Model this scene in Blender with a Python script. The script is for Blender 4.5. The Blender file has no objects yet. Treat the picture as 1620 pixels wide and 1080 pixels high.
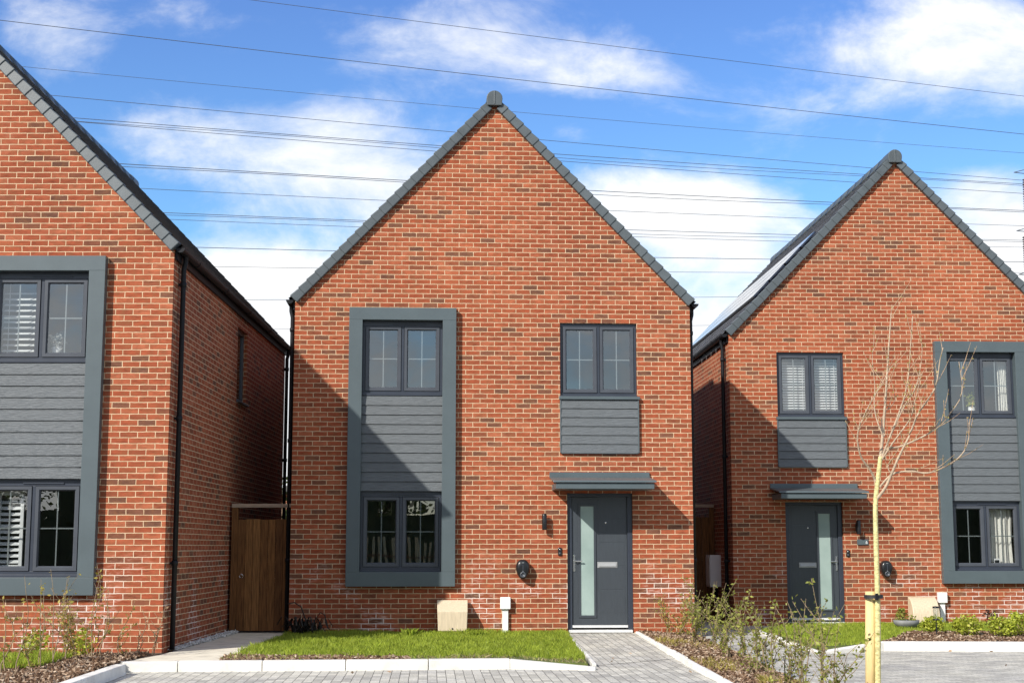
import bpy, bmesh, math, random
from mathutils import Vector, Matrix
random.seed(11)
R = math.radians
sc = bpy.context.scene
col = sc.collection

# ------------------------------------------------------------------ camera
F_, PITCH, YC, H_ = 2279.4, 0.1346, 556.0, 1.305
cd = bpy.data.cameras.new('camera'); cam = bpy.data.objects.new('camera', cd); col.objects.link(cam)
cam.location = (0, 0, H_); cam.rotation_euler = (math.pi/2 + PITCH, 0, 0)
cd.sensor_width = 36; cd.lens = F_/1620*36; cd.shift_y = (YC-540)/1620; cd.clip_end = 3000
sc.camera = cam
CP, SP = math.cos(PITCH), math.sin(PITCH)
def ray(px, py):
    u = (px-810)/F_; v = -(py-YC)/F_
    return Vector((u, CP - v*SP, SP + v*CP))
def gp(px, py, z=0.):                       # a point of the ground at height z
    d = ray(px, py); t = (z-H_)/d.z
    return Vector((d.x*t, d.y*t, z))
def ay(px, py, Y):                          # a point at distance Y
    d = ray(px, py); t = Y/d.y
    return Vector((d.x*t, Y, H_ + d.z*t))

# ------------------------------------------------------------------ helpers
class MB:
    def __init__(s): s.v = []; s.f = []; s.uv = []; s.sm = []
    def face(s, pts, uv=None, smooth=False):
        n = len(s.v); s.v += [tuple(p) for p in pts]; s.f.append(tuple(range(n, n+len(pts))))
        s.uv.append(uv); s.sm.append(smooth)
    def box(s, x0, x1, y0, y1, z0, z1):
        x0, x1 = min(x0, x1), max(x0, x1)
        a = [(x0,y0,z0),(x1,y0,z0),(x1,y1,z0),(x0,y1,z0),(x0,y0,z1),(x1,y0,z1),(x1,y1,z1),(x0,y1,z1)]
        n = len(s.v); s.v += a
        for q in ((0,1,5,4),(1,2,6,5),(2,3,7,6),(3,0,4,7),(4,5,6,7),(3,2,1,0)):
            s.f.append(tuple(n+i for i in q)); s.uv.append(None); s.sm.append(False)
    def hexa(s, a):                          # eight corners, bottom four then top four
        n = len(s.v); s.v += [tuple(p) for p in a]
        for q in ((0,1,5,4),(1,2,6,5),(2,3,7,6),(3,0,4,7),(4,5,6,7),(3,2,1,0)):
            s.f.append(tuple(n+i for i in q)); s.uv.append(None); s.sm.append(False)
    def prism(s, prof, fn, t0, t1, smooth=False, caps=True):   # prof: 2-D outline, fn(a,b,t) -> point
        n = len(s.v); m = len(prof)
        s.v += [tuple(fn(a, b, t0)) for a, b in prof] + [tuple(fn(a, b, t1)) for a, b in prof]
        for i in range(m):
            j = (i+1) % m
            s.f.append((n+i, n+j, n+m+j, n+m+i)); s.uv.append(None); s.sm.append(smooth)
        if caps:
            s.f.append(tuple(n+i for i in reversed(range(m)))); s.uv.append(None); s.sm.append(False)
            s.f.append(tuple(n+m+i for i in range(m))); s.uv.append(None); s.sm.append(False)
    def tube(s, pts, rad, n=8, cap=True, smooth=True):
        pts = [Vector(p) for p in pts]; rings = []
        if not hasattr(rad, '__len__'): rad = [rad]*len(pts)
        for i, p in enumerate(pts):
            t = (pts[min(i+1, len(pts)-1)] - pts[max(i-1, 0)]).normalized()
            up = Vector((0,0,1)) if abs(t.z) < .9 else Vector((1,0,0))
            a = t.cross(up).normalized(); b = t.cross(a).normalized()
            k = len(s.v)
            for j in range(n):
                w = 2*math.pi*j/n
                s.v.append(tuple(p + (a*math.cos(w) + b*math.sin(w))*rad[i]))
            rings.append(k)
        for i in range(len(pts)-1):
            for j in range(n):
                q = (j+1) % n
                s.f.append((rings[i]+j, rings[i]+q, rings[i+1]+q, rings[i+1]+j)); s.uv.append(None); s.sm.append(smooth)
        if cap:
            for k in (rings[0], rings[-1]):
                s.f.append(tuple(range(k, k+n))); s.uv.append(None); s.sm.append(False)
    def lathe(s, prof, c=(0,0,0), n=20, axis='z'):
        k = len(s.v); m = len(prof)
        for j in range(n):
            w = 2*math.pi*j/n
            for r, h in prof:
                p = (r*math.cos(w), r*math.sin(w), h) if axis == 'z' else (r*math.cos(w), -h, r*math.sin(w))
                s.v.append((c[0]+p[0], c[1]+p[1], c[2]+p[2]))
        for j in range(n):
            q = (j+1) % n
            for i in range(m-1):
                s.f.append((k+j*m+i, k+q*m+i, k+q*m+i+1, k+j*m+i+1)); s.uv.append(None); s.sm.append(True)
    def build(s, name, mat, parent=None, bevel=0):
        me = bpy.data.meshes.new(name); me.from_pydata(s.v, [], s.f)
        mats = mat if isinstance(mat, (list, tuple)) else [mat]
        for m in mats: me.materials.append(m)
        me.polygons.foreach_set('use_smooth', s.sm)
        if any(u is not None for u in s.uv):
            ul = me.uv_layers.new(name='UVMap'); i = 0
            for f, u in zip(s.f, s.uv):
                for k in range(len(f)):
                    if u: ul.data[i].uv = u[k]
                    i += 1
        me.update()
        o = bpy.data.objects.new(name, me); col.objects.link(o)
        if parent: o.parent = parent
        if bevel:
            b = o.modifiers.new('bevel', 'BEVEL'); b.width = bevel; b.segments = 2; b.limit_method = 'ANGLE'
        return o
def fixn(o):
    bm = bmesh.new(); bm.from_mesh(o.data); bmesh.ops.recalc_face_normals(bm, faces=bm.faces); bm.to_mesh(o.data); bm.free(); return o
def tag(o, label=None, cat=None, group=None, kind=None):
    if label: o['label'] = label
    if cat: o['category'] = cat
    if group: o['group'] = group
    if kind: o['kind'] = kind
    return o
def empty(name, loc=(0,0,0), rz=0, label=None, cat=None, group=None):
    o = bpy.data.objects.new(name, None); col.objects.link(o); o.empty_display_size = .2
    o.location = loc; o.rotation_euler = (0, 0, rz)
    return tag(o, label, cat, group)

# ------------------------------------------------------------------ materials
def newmat(name):
    m = bpy.data.materials.new(name); m.use_nodes = True
    nt = m.node_tree; b = nt.nodes['Principled BSDF']; return m, nt, b
def nd(nt, typ, **kw):
    n = nt.nodes.new(typ)
    for k, v in kw.items():
        if k.startswith('i_'): n.inputs[k[2:].replace('_', ' ')].default_value = v
        else: setattr(n, k, v)
    return n
def ramp(nt, stops, src=None, interp='LINEAR'):
    r = nt.nodes.new('ShaderNodeValToRGB'); r.color_ramp.interpolation = interp
    e = r.color_ramp.elements
    while len(e) < len(stops): e.new(1.)
    for i, (p, c) in enumerate(stops):
        e[i].position = p; e[i].color = (c[0], c[1], c[2], 1) if hasattr(c, '__len__') else (c, c, c, 1)
    if src is not None: nt.links.new(src, r.inputs[0])
    return r
def math_(nt, op, a, b=None, clamp=False):
    n = nt.nodes.new('ShaderNodeMath'); n.operation = op; n.use_clamp = clamp
    for i, x in enumerate((a, b)):
        if x is None: continue
        if isinstance(x, (int, float)): n.inputs[i].default_value = x
        else: nt.links.new(x, n.inputs[i])
    return n.outputs[0]
def mixc(nt, fac, a, b, mode='MIX'):
    n = nt.nodes.new('ShaderNodeMix'); n.data_type = 'RGBA'; n.blend_type = mode
    for i, x in ((0, fac), (6, a), (7, b)):
        if isinstance(x, (int, float)): n.inputs[i].default_value = x
        elif hasattr(x, '__len__'): n.inputs[i].default_value = (x[0], x[1], x[2], 1)
        else: nt.links.new(x, n.inputs[i])
    return n.outputs[2]
def simple(name, c, rough=.5, var=.12, scale=6., bump=0., bscale=60., metal=0., spec=.5, stretch=None):
    m, nt, b = newmat(name)
    tc = nd(nt, 'ShaderNodeTexCoord'); vec = tc.outputs['Object']
    if stretch:
        mp = nd(nt, 'ShaderNodeMapping'); mp.inputs['Scale'].default_value = stretch
        nt.links.new(vec, mp.inputs[0]); vec = mp.outputs[0]
    n1 = nd(nt, 'ShaderNodeTexNoise', i_Scale=scale, i_Detail=6., i_Roughness=.6); nt.links.new(vec, n1.inputs['Vector'])
    lo = [x*(1-var) for x in c]; hi = [x*(1+var) for x in c]
    r = ramp(nt, [(.3, lo), (.7, hi)], n1.outputs[0]); nt.links.new(r.outputs[0], b.inputs['Base Color'])
    b.inputs['Roughness'].default_value = rough; b.inputs['Metallic'].default_value = metal
    b.inputs['Specular IOR Level'].default_value = spec
    if bump:
        n2 = nd(nt, 'ShaderNodeTexNoise', i_Scale=bscale, i_Detail=4.); nt.links.new(vec, n2.inputs['Vector'])
        bp = nd(nt, 'ShaderNodeBump', i_Strength=bump, i_Distance=.01)
        nt.links.new(n2.outputs[0], bp.inputs['Height']); nt.links.new(bp.outputs[0], b.inputs['Normal'])
    return m

def brick_mat(name, shift):
    m, nt, b = newmat(name); L = nt.links.new
    uv = nd(nt, 'ShaderNodeUVMap', uv_map='UVMap')
    mp = nd(nt, 'ShaderNodeMapping'); mp.inputs['Location'].default_value = (shift[0], shift[1], 0); L(uv.outputs[0], mp.inputs[0])
    # slightly uneven lines
    nw = nd(nt, 'ShaderNodeTexNoise', i_Scale=14., i_Detail=2.); L(mp.outputs[0], nw.inputs['Vector'])
    sub = nd(nt, 'ShaderNodeVectorMath', operation='SUBTRACT'); L(nw.outputs['Color'], sub.inputs[0]); sub.inputs[1].default_value = (.5,.5,.5)
    scl = nd(nt, 'ShaderNodeVectorMath', operation='SCALE'); L(sub.outputs[0], scl.inputs[0]); scl.inputs['Scale'].default_value = .011
    add = nd(nt, 'ShaderNodeVectorMath', operation='ADD'); L(mp.outputs[0], add.inputs[0]); L(scl.outputs[0], add.inputs[1])
    def bt(c1, c2):
        t = nd(nt, 'ShaderNodeTexBrick'); L(add.outputs[0], t.inputs['Vector'])
        t.offset = .5; t.squash = 1
        t.inputs['Scale'].default_value = 1; t.inputs['Brick Width'].default_value = .225; t.inputs['Row Height'].default_value = .075
        t.inputs['Mortar Size'].default_value = .0057; t.inputs['Mortar Smooth'].default_value = .3; t.inputs['Bias'].default_value = 0
        t.inputs['Color1'].default_value = c1; t.inputs['Color2'].default_value = c2; t.inputs['Mortar'].default_value = (.5,.5,.5,1)
        return t
    t = bt((0,0,0,1), (1,1,1,1))
    r = ramp(nt, [(0, (.165,.082,.056)), (.06, (.215,.098,.064)), (.11, (.270,.095,.053)), (.22, (.330,.096,.048)), (.40, (.400,.110,.052)),
                  (.62, (.370,.098,.047)), (.80, (.440,.130,.064)), (1., (.470,.160,.085))], t.outputs['Color'])
    # streaks and sand on each brick
    mp2 = nd(nt, 'ShaderNodeMapping'); mp2.inputs['Scale'].default_value = (8, 26, 1); L(mp.outputs[0], mp2.inputs[0])
    n1 = nd(nt, 'ShaderNodeTexNoise', i_Scale=1., i_Detail=5., i_Roughness=.65); L(mp2.outputs[0], n1.inputs['Vector'])
    r1 = ramp(nt, [(.26, .42), (.42, .78), (.55, .92), (.78, 1.3)], n1.outputs[0])
    c = mixc(nt, 1., r.outputs[0], r1.outputs[0], 'MULTIPLY')
    n1b = nd(nt, 'ShaderNodeTexNoise', i_Scale=13., i_Detail=5., i_Roughness=.7); L(mp.outputs[0], n1b.inputs['Vector'])
    c = mixc(nt, ramp(nt, [(.48, 0.), (.68, .62)], n1b.outputs[0]).outputs[0], c, (.25,.115,.052))
    n2 = nd(nt, 'ShaderNodeTexNoise', i_Scale=.55, i_Detail=4.); L(mp.outputs[0], n2.inputs['Vector'])
    r2 = ramp(nt, [(.3, (.82,.76,.76)), (.7, (1.08,1.04,1.0))], n2.outputs[0])
    c = mixc(nt, 1., c, r2.outputs[0], 'MULTIPLY')
    # pale sandy bloom in patches
    n3 = nd(nt, 'ShaderNodeTexNoise', i_Scale=2.2, i_Detail=8., i_Roughness=.7); L(mp.outputs[0], n3.inputs['Vector'])
    f3 = ramp(nt, [(.58, 0.), (.80, .38)], n3.outputs[0])
    c = mixc(nt, f3.outputs[0], c, (.55,.27,.18))
    # mortar
    n4 = nd(nt, 'ShaderNodeTexNoise', i_Scale=9., i_Detail=5.); L(mp.outputs[0], n4.inputs['Vector'])
    rm = ramp(nt, [(.3, (.52,.39,.25)), (.7, (.74,.60,.42))], n4.outputs[0])
    # lime bloom low on the wall: whitened joints and smears
    n5 = nd(nt, 'ShaderNodeTexNoise', i_Scale=1.15, i_Detail=3., i_Roughness=.55); L(mp.outputs[0], n5.inputs['Vector'])
    se = nd(nt, 'ShaderNodeSeparateXYZ'); L(uv.outputs[0], se.inputs[0])
    low = nd(nt, 'ShaderNodeMapRange'); low.inputs[1].default_value = 1.35; low.inputs[2].default_value = .5; L(se.outputs[1], low.inputs[0])
    e = ramp(nt, [(.51, 0.), (.58, 1.)], n5.outputs[0])
    eff = math_(nt, 'MULTIPLY', e.outputs[0], low.outputs[0], True)
    mor = mixc(nt, eff, rm.outputs[0], (.84,.80,.76))
    sm = math_(nt, 'MULTIPLY', eff, ramp(nt, [(.5, 0.), (.7, .55)], n1.outputs[0]).outputs[0])
    c = mixc(nt, sm, c, (.72,.62,.58))
    c = mixc(nt, t.outputs['Fac'], c, mor)
    c = mixc(nt, 1., c, (.94,.885,.85), 'MULTIPLY')
    L(c, b.inputs['Base Color'])
    b.inputs['Roughness'].default_value = .88; b.inputs['Specular IOR Level'].default_value = .25
    inv = math_(nt, 'SUBTRACT', 1., t.outputs['Fac'])
    nh = nd(nt, 'ShaderNodeTexNoise', i_Scale=90., i_Detail=4.); L(mp.outputs[0], nh.inputs['Vector'])
    h = math_(nt, 'ADD', inv, math_(nt, 'MULTIPLY', nh.outputs[0], .5))
    bp = nd(nt, 'ShaderNodeBump', i_Strength=.55, i_Distance=.006); L(h, bp.inputs['Height']); L(bp.outputs[0], b.inputs['Normal'])
    return m

def paver_mat(name, rot, base, bw=.1, bh=.2, mort=.0035, off=(0,0)):
    m, nt, b = newmat(name); L = nt.links.new
    tc = nd(nt, 'ShaderNodeTexCoord')
    mp = nd(nt, 'ShaderNodeMapping'); mp.inputs['Rotation'].default_value = (0, 0, -rot + math.pi/2); mp.inputs['Location'].default_value = (off[0], off[1], 0)
    L(tc.outputs['Object'], mp.inputs[0])
    nw = nd(nt, 'ShaderNodeTexNoise', i_Scale=6., i_Detail=2.); L(mp.outputs[0], nw.inputs['Vector'])
    sub = nd(nt, 'ShaderNodeVectorMath', operation='SUBTRACT'); L(nw.outputs['Color'], sub.inputs[0]); sub.inputs[1].default_value = (.5,.5,.5)
    scl = nd(nt, 'ShaderNodeVectorMath', operation='SCALE'); L(sub.outputs[0], scl.inputs[0]); scl.inputs['Scale'].default_value = .012
    add = nd(nt, 'ShaderNodeVectorMath', operation='ADD'); L(mp.outputs[0], add.inputs[0]); L(scl.outputs[0], add.inputs[1])
    t = nd(nt, 'ShaderNodeTexBrick'); L(add.outputs[0], t.inputs['Vector']); t.offset = .5
    t.inputs['Scale'].default_value = 1; t.inputs['Brick Width'].default_value = bh; t.inputs['Row Height'].default_value = bw
    t.inputs['Mortar Size'].default_value = mort; t.inputs['Mortar Smooth'].default_value = .3; t.inputs['Bias'].default_value = 0
    t.inputs['Color1'].default_value = (0,0,0,1); t.inputs['Color2'].default_value = (1,1,1,1)
    lo, hi = [x*.78 for x in base], [x*1.18 for x in base]
    r = ramp(nt, [(0, lo), (1, hi)], t.outputs['Color'])
    n1 = nd(nt, 'ShaderNodeTexNoise', i_Scale=1.4, i_Detail=8., i_Roughness=.65); L(tc.outputs['Object'], n1.inputs['Vector'])
    r1 = ramp(nt, [(.3, (.78,.78,.80)), (.7, (1.2,1.18,1.1))], n1.outputs[0])
    c = mixc(nt, 1., r.outputs[0], r1.outputs[0], 'MULTIPLY')
    n2 = nd(nt, 'ShaderNodeTexNoise', i_Scale=45., i_Detail=5.); L(tc.outputs['Object'], n2.inputs['Vector'])
    c = mixc(nt, 1., c, ramp(nt, [(.3, .75), (.7, 1.2)], n2.outputs[0]).outputs[0], 'MULTIPLY')
    c = mixc(nt, t.outputs['Fac'], c, (.075,.072,.062))
    L(c, b.inputs['Base Color']); b.inputs['Roughness'].default_value = .85; b.inputs['Specular IOR Level'].default_value = .3
    h = math_(nt, 'ADD', math_(nt, 'SUBTRACT', 1., t.outputs['Fac']), math_(nt, 'MULTIPLY', n2.outputs[0], .4))
    bp = nd(nt, 'ShaderNodeBump', i_Strength=.6, i_Distance=.008); L(h, bp.inputs['Height']); L(bp.outputs[0], b.inputs['Normal'])
    return m

def glass_mat(name, r0=.26, tint=(.93,.95,.94)):
    m = bpy.data.materials.new(name); m.use_nodes = True; nt = m.node_tree; nt.nodes.clear(); L = nt.links.new
    out = nd(nt, 'ShaderNodeOutputMaterial'); mx = nd(nt, 'ShaderNodeMixShader')
    tr = nd(nt, 'ShaderNodeBsdfTransparent'); tr.inputs[0].default_value = (*tint, 1)
    gl = nd(nt, 'ShaderNodeBsdfGlossy'); gl.inputs['Roughness'].default_value = .004
    lw = nd(nt, 'ShaderNodeLayerWeight', i_Blend=.5); fr_ = math_(nt, 'ADD', math_(nt, 'MULTIPLY', math_(nt, 'POWER', lw.outputs['Facing'], 5.), 1-r0), r0, True)
    tc = nd(nt, 'ShaderNodeTexCoord'); n = nd(nt, 'ShaderNodeTexNoise', i_Scale=1.6, i_Detail=1.); L(tc.outputs['Object'], n.inputs['Vector'])
    bp = nd(nt, 'ShaderNodeBump', i_Strength=.03, i_Distance=.05); L(n.outputs[0], bp.inputs['Height']); L(bp.outputs[0], gl.inputs['Normal'])
    L(fr_, mx.inputs[0]); L(tr.outputs[0], mx.inputs[1]); L(gl.outputs[0], mx.inputs[2]); L(mx.outputs[0], out.inputs[0])
    return m
def leaf_mat(name, c1, c2, trans=.35):
    m, nt, b = newmat(name); L = nt.links.new
    g = nd(nt, 'ShaderNodeNewGeometry'); tc = nd(nt, 'ShaderNodeTexCoord')
    r0 = ramp(nt, [(0, c1), (1, c2)], g.outputs['Random Per Island'])
    n = nd(nt, 'ShaderNodeTexNoise', i_Scale=5., i_Detail=3.); L(tc.outputs['Object'], n.inputs['Vector'])
    c = mixc(nt, 1., r0.outputs[0], ramp(nt, [(.3, .7), (.7, 1.25)], n.outputs[0]).outputs[0], 'MULTIPLY')
    L(c, b.inputs['Base Color']); b.inputs['Roughness'].default_value = .5; b.inputs['Specular IOR Level'].default_value = .3
    t = nd(nt, 'ShaderNodeBsdfTranslucent'); L(c, t.inputs[0]); mx = nd(nt, 'ShaderNodeMixShader'); mx.inputs[0].default_value = trans
    out = nt.nodes['Material Output']; L(b.outputs[0], mx.inputs[1]); L(t.outputs[0], mx.inputs[2]); L(mx.outputs[0], out.inputs[0])
    return m
def island_mat(name, stops, rough=.85, stretch=None):
    m, nt, b = newmat(name); L = nt.links.new
    g = nd(nt, 'ShaderNodeNewGeometry'); r0 = ramp(nt, stops, g.outputs['Random Per Island'])
    tc = nd(nt, 'ShaderNodeTexCoord'); mp = nd(nt, 'ShaderNodeMapping'); mp.inputs['Scale'].default_value = stretch or (10, 10, 10); L(tc.outputs['Object'], mp.inputs[0])
    n = nd(nt, 'ShaderNodeTexNoise', i_Scale=4., i_Detail=5.); L(mp.outputs[0], n.inputs['Vector'])
    c = mixc(nt, 1., r0.outputs[0], ramp(nt, [(.3, .45 if stretch else .75), (.7, 1.25)], n.outputs[0]).outputs[0], 'MULTIPLY')
    L(c, b.inputs['Base Color']); b.inputs['Roughness'].default_value = rough; b.inputs['Specular IOR Level'].default_value = .2
    return m

M = {}
M['slate'] = simple('slate tile', (.105,.104,.103), .7, .28, 9, .35, 90, spec=.35)
M['verge'] = simple('verge cap plastic', (.082,.099,.110), .45, .14, 5, .12, 70, spec=.4)
M['trim'] = simple('slate grey trim', (.080,.105,.117), .40, .07, 3, .04, 120)
M['clad'] = simple('cladding board', (.112,.126,.138), .5, .16, 5, .9, 9, stretch=(1.2, 1, 14), spec=.4)
M['frame'] = simple('window frame', (.062,.070,.086), .34, .10, 4, .03, 150)
M['framedark'] = simple('window outer frame', (.034,.042,.060), .34, .10, 4, .03, 150)
M['door'] = simple('front door skin', (.046,.055,.066), .36, .08, 4, .18, 40, stretch=(12, 1, 1.5))
M['black'] = simple('black plastic', (.011,.012,.014), .28, .2, 6, .03, 120)
M['gutter'] = simple('black gutter', (.010,.011,.014), .5, .2, 6, .02, 90, spec=.25)
M['chrome'] = simple('brushed steel', (.72,.72,.71), .22, .06, 8, metal=1.)
M['letter'] = simple('satin steel', (.36,.37,.375), .4, .06, 8, metal=.2)
M['satin'] = simple('satin aluminium', (.72,.73,.73), .38, .06, 8, metal=.25)
M['white'] = simple('white plastic', (.80,.81,.82), .4, .03, 4)
M['bar'] = simple('glazing bar', (.20,.225,.235), .4, .04, 5)
M['blind'] = simple('blind slat', (.80,.82,.84), .5, .04, 5)
M['curtain'] = simple('curtain cloth', (.80,.79,.75), .8, .1, 5, .3, 20, stretch=(12, 12, .3))
M['roomwall'] = simple('painted room wall', (.30,.30,.29), .8, .06, 2)
M['timber'] = None
M['palerail'] = simple('pale rail timber', (.36,.27,.20), .8, .25, 5, .3, 30, stretch=(1, 8, 8))
M['stake'] = simple('new stake timber', (.68,.52,.24), .7, .16, 7, .3, 20, stretch=(8, 8, .7))
M['bark'] = simple('young tree bark', (.58,.52,.24), .7, .42, 32, .5, 60, stretch=(1, 1, 2))
M['twig'] = simple('twig bark', (.40,.27,.17), .7, .35, 9, .2, 60)
M['limb'] = simple('pale limb bark', (.42,.32,.22), .65, .3, 12, .2, 60)
M['stem'] = simple('shrub stem', (.24,.175,.10), .7, .3, 20)
M['kerb'] = simple('concrete kerb', (.74,.72,.67), .85, .22, 3., .2, 120)
M['edging'] = simple('concrete edging', (.74,.73,.69), .85, .15, 5, .2, 120)
M['slab'] = simple('buff slab', (.70,.65,.53), .85, .16, 4, .2, 100)
M['soil'] = simple('dark soil', (.085,.060,.040), .95, .4, 8, .6, 40)
M['turf'] = simple('turf base', (.11,.14,.028), .95, .35, 6, .5, 60)
M['land'] = simple('open ground', (.16,.155,.14), .95, .2, .4, .3, 10)
M['meter'] = simple('cream meter box plastic', (.60,.50,.36), .5, .14, 7, .1, 60, stretch=(7, 7, .8))
M['metbase'] = simple('meter box base', (.17,.14,.06), .7, .2, 7)
M['bowl'] = simple('grey planter', (.20,.205,.21), .7, .2, 10, .3, 70)
M['cable'] = simple('power cable', (.085,.098,.125), .6, .1, .1)
M['steel'] = simple('galvanised steel', (.33,.34,.35), .5, .1, 2, metal=.6)
M['insul'] = simple('insulator glass', (.07,.055,.05), .3, .1, 2)
M['rubber'] = simple('rubber tie', (.02,.02,.022), .6, .2, 8)
M['render'] = simple('buff render', (.45,.36,.27), .9, .1, 3)
M['glass'] = glass_mat('window glass')
M['frost'], _nt, _b = newmat('frosted glass')
_tc = nd(_nt, 'ShaderNodeTexCoord'); _n = nd(_nt, 'ShaderNodeTexNoise', i_Scale=2.5, i_Detail=3.); _nt.links.new(_tc.outputs['Object'], _n.inputs['Vector'])
_nt.links.new(ramp(_nt, [(.3, (.25,.33,.31)), (.7, (.33,.42,.395))], _n.outputs[0]).outputs[0], _b.inputs['Base Color'])
_b.inputs['Roughness'].default_value = .25
M['pv'], _nt, _b = newmat('solar glass')
_tc = nd(_nt, 'ShaderNodeTexCoord'); _n = nd(_nt, 'ShaderNodeTexNoise', i_Scale=3., i_Detail=2.); _nt.links.new(_tc.outputs['Object'], _n.inputs['Vector'])
_nt.links.new(ramp(_nt, [(.3, (.012,.016,.03)), (.7, (.018,.024,.045))], _n.outputs[0]).outputs[0], _b.inputs['Base Color'])
_b.inputs['Roughness'].default_value = .07; _b.inputs['Specular IOR Level'].default_value = .9
M['leaf'] = leaf_mat('shrub leaf', (.16,.19,.030), (.42,.42,.10))
M['leafyoung'] = leaf_mat('yellow green leaf', (.26,.24,.04), (.52,.42,.12))
M['leafbright'] = leaf_mat('bright clump leaf', (.30,.38,.03), (.58,.60,.09))
M['leafdark'] = leaf_mat('dark leaf', (.028,.050,.012), (.075,.095,.025))
M['grass'] = leaf_mat('grass blade', (.19,.27,.024), (.46,.54,.070), .4)
M['drygrass'] = leaf_mat('dry grass blade', (.30,.24,.11), (.50,.42,.24), .3)
M['strap'] = leaf_mat('withered strap leaf', (.010,.009,.008), (.035,.028,.022), .1)
M['flower'] = leaf_mat('white petal', (.75,.75,.70), (.85,.85,.80), .3)
M['mulch'] = island_mat('bark chips', [(0, (.060,.032,.018)), (.5, (.17,.10,.060)), (.85, (.36,.26,.18)), (1, (.52,.42,.32))])
M['timber'] = island_mat('brown fence timber', [(0, (.13,.055,.020)), (.5, (.215,.095,.032)), (1, (.29,.14,.050))], .75, (14, 14, 1.))
M['pebble'] = island_mat('white gravel', [(0, (.35,.34,.33)), (1, (.75,.74,.72))])
YAW = .0573
M['paver'] = paver_mat('grey block paving', YAW, (.52,.51,.47))
M['paver2'] = paver_mat('grey block paving side on', .0446 + math.pi/2, (.50,.49,.45), mort=.0025)

# ------------------------------------------------------------------ the house type
W, EAVE, APEX, DEPTH = 6.22, 5.055, 8.292, 9.5
CX = W/2; SL = (APEX-EAVE)/CX; SN = math.hypot(1, SL)
FX0, FX1, FZ0, FZ1 = .851, 2.518, .708, 5.006       # window surround, outer edge
IX0, IX1, IZ0, IZ1 = 1.059, 2.307, .929, 4.813      # and its opening
WX0, WX1, WZ0, WZ1 = 4.152, 5.367, 3.655, 4.803     # small window
PX0, PX1, PZ0, PZ1 = 4.145, 5.387, 2.754, 3.588     # panel under it
DX0, DX1, DZ1 = 4.251, 5.274, 2.133                 # door
TOPZ = APEX + .06                                    # wall top, tucked under the verge caps

def window_unit(parent, mx, x0, x1, z0, z1, y0, head=.055, vent=False, blind=None):
    """outer frame with a central mullion (part), two sashes, panes and glazing bars (sub-parts)"""
    xa, xb = sorted((mx(x0), mx(x1))); b = .045
    w = MB()
    w.box(xa, xb, y0, y0+.07, z1-head, z1); w.box(xa, xb, y0, y0+.07, z0, z0+b)
    w.box(xa, xa+b, y0+.001, y0+.07, z0+b, z1-head); w.box(xb-b, xb, y0+.001, y0+.07, z0+b, z1-head)
    xm = (xa+xb)/2; w.box(xm-.022, xm+.022, y0+.002, y0+.07, z0+b, z1-head)
    win = w.build('window', M['framedark'], parent, .004)
    for a, c in ((xa+b, xm-.022), (xm+.022, xb-b)):
        s = MB(); t = .058; za, zb = z0+b, z1-head; g = .004
        a2, c2 = a+g, c-g; za += g; zb -= g
        ya, yb = y0-.012, y0+.05
        # mitred sash bars with a sloping inner bead
        def rim(xi0, xi1, zi0, zi1, yo, xo0, xo1, zo0, zo1, yi):
            O = [(xo0,yo,zo0),(xo1,yo,zo0),(xo1,yo,zo1),(xo0,yo,zo1)]; I = [(xi0,yi,zi0),(xi1,yi,zi0),(xi1,yi,zi1),(xi0,yi,zi1)]
            for k in range(4):
                j = (k+1) % 4; s.face([O[k], O[j], I[j], I[k]])
        q = .016
        rim(a2, c2, za, zb, yb, a2, c2, za, zb, ya)
        s.f[-4:] = [tuple(reversed(f)) for f in s.f[-4:]]
        s.v = s.v; rim(a2+t-q, c2-t+q, za+t-q, zb-t+q, ya, a2, c2, za, zb, ya)
        rim(a2+t, c2-t, za+t, zb-t, ya, a2+t-q, c2-t+q, za+t-q, zb-t+q, ya+.022)
        rim(a2+t, c2-t, za+t, zb-t, ya+.022, a2+t, c2-t, za+t, zb-t, yb)
        s.build('sash', M['frame'], win)
        p = MB(); p.face([(a2+t,ya+.03,za+t),(c2-t,ya+.03,za+t),(c2-t,ya+.03,zb-t),(a2+t,ya+.03,zb-t)]); p.build('pane', M['glass'], win)
        gb = MB(); hm = (a2+c2)/2; vm = za+t+(zb-za-2*t)*.5
        gb.box(hm-.008, hm+.008, ya+.036, ya+.046, za+t, zb-t); gb.box(a2+t, c2-t, ya+.037, ya+.047, vm-.008, vm+.008)
        gb.build('glazing_bar', M['bar'], win)
    if vent:
        v = MB(); xm2 = xm + (.12 if vent > 0 else -.12); v.box(xm2-.26, xm2+.26, y0-.014, y0, z1-head+.022, z1-head+.046); v.build('trickle_vent', M['framedark'], win, .004)
    s = MB(); s.box(xa+.004, xb-.004, y0-.055, y0+.002, z0-.03, z0+.004); s.build('sill', M['framedark'], win, .004)
    return win

def boards(parent, mx, x0, x1, z0, z1, y0, n):
    m = MB(); xa, xb = sorted((mx(x0), mx(x1))); h = (z1-z0)/n
    for i in range(n):
        a = z0 + i*h; prof = [(y0+.02, a), (y0-.018, a), (y0-.004, a+h-.008), (y0+.02, a+h-.008)]
        m.prism(prof, lambda y, z, x: (x, y, z), xa, xb)
    m.box(xa, xb, y0+.012, y0+.03, z0, z1)
    return fixn(m.build('cladding_panel', M['clad'], parent))

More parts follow.
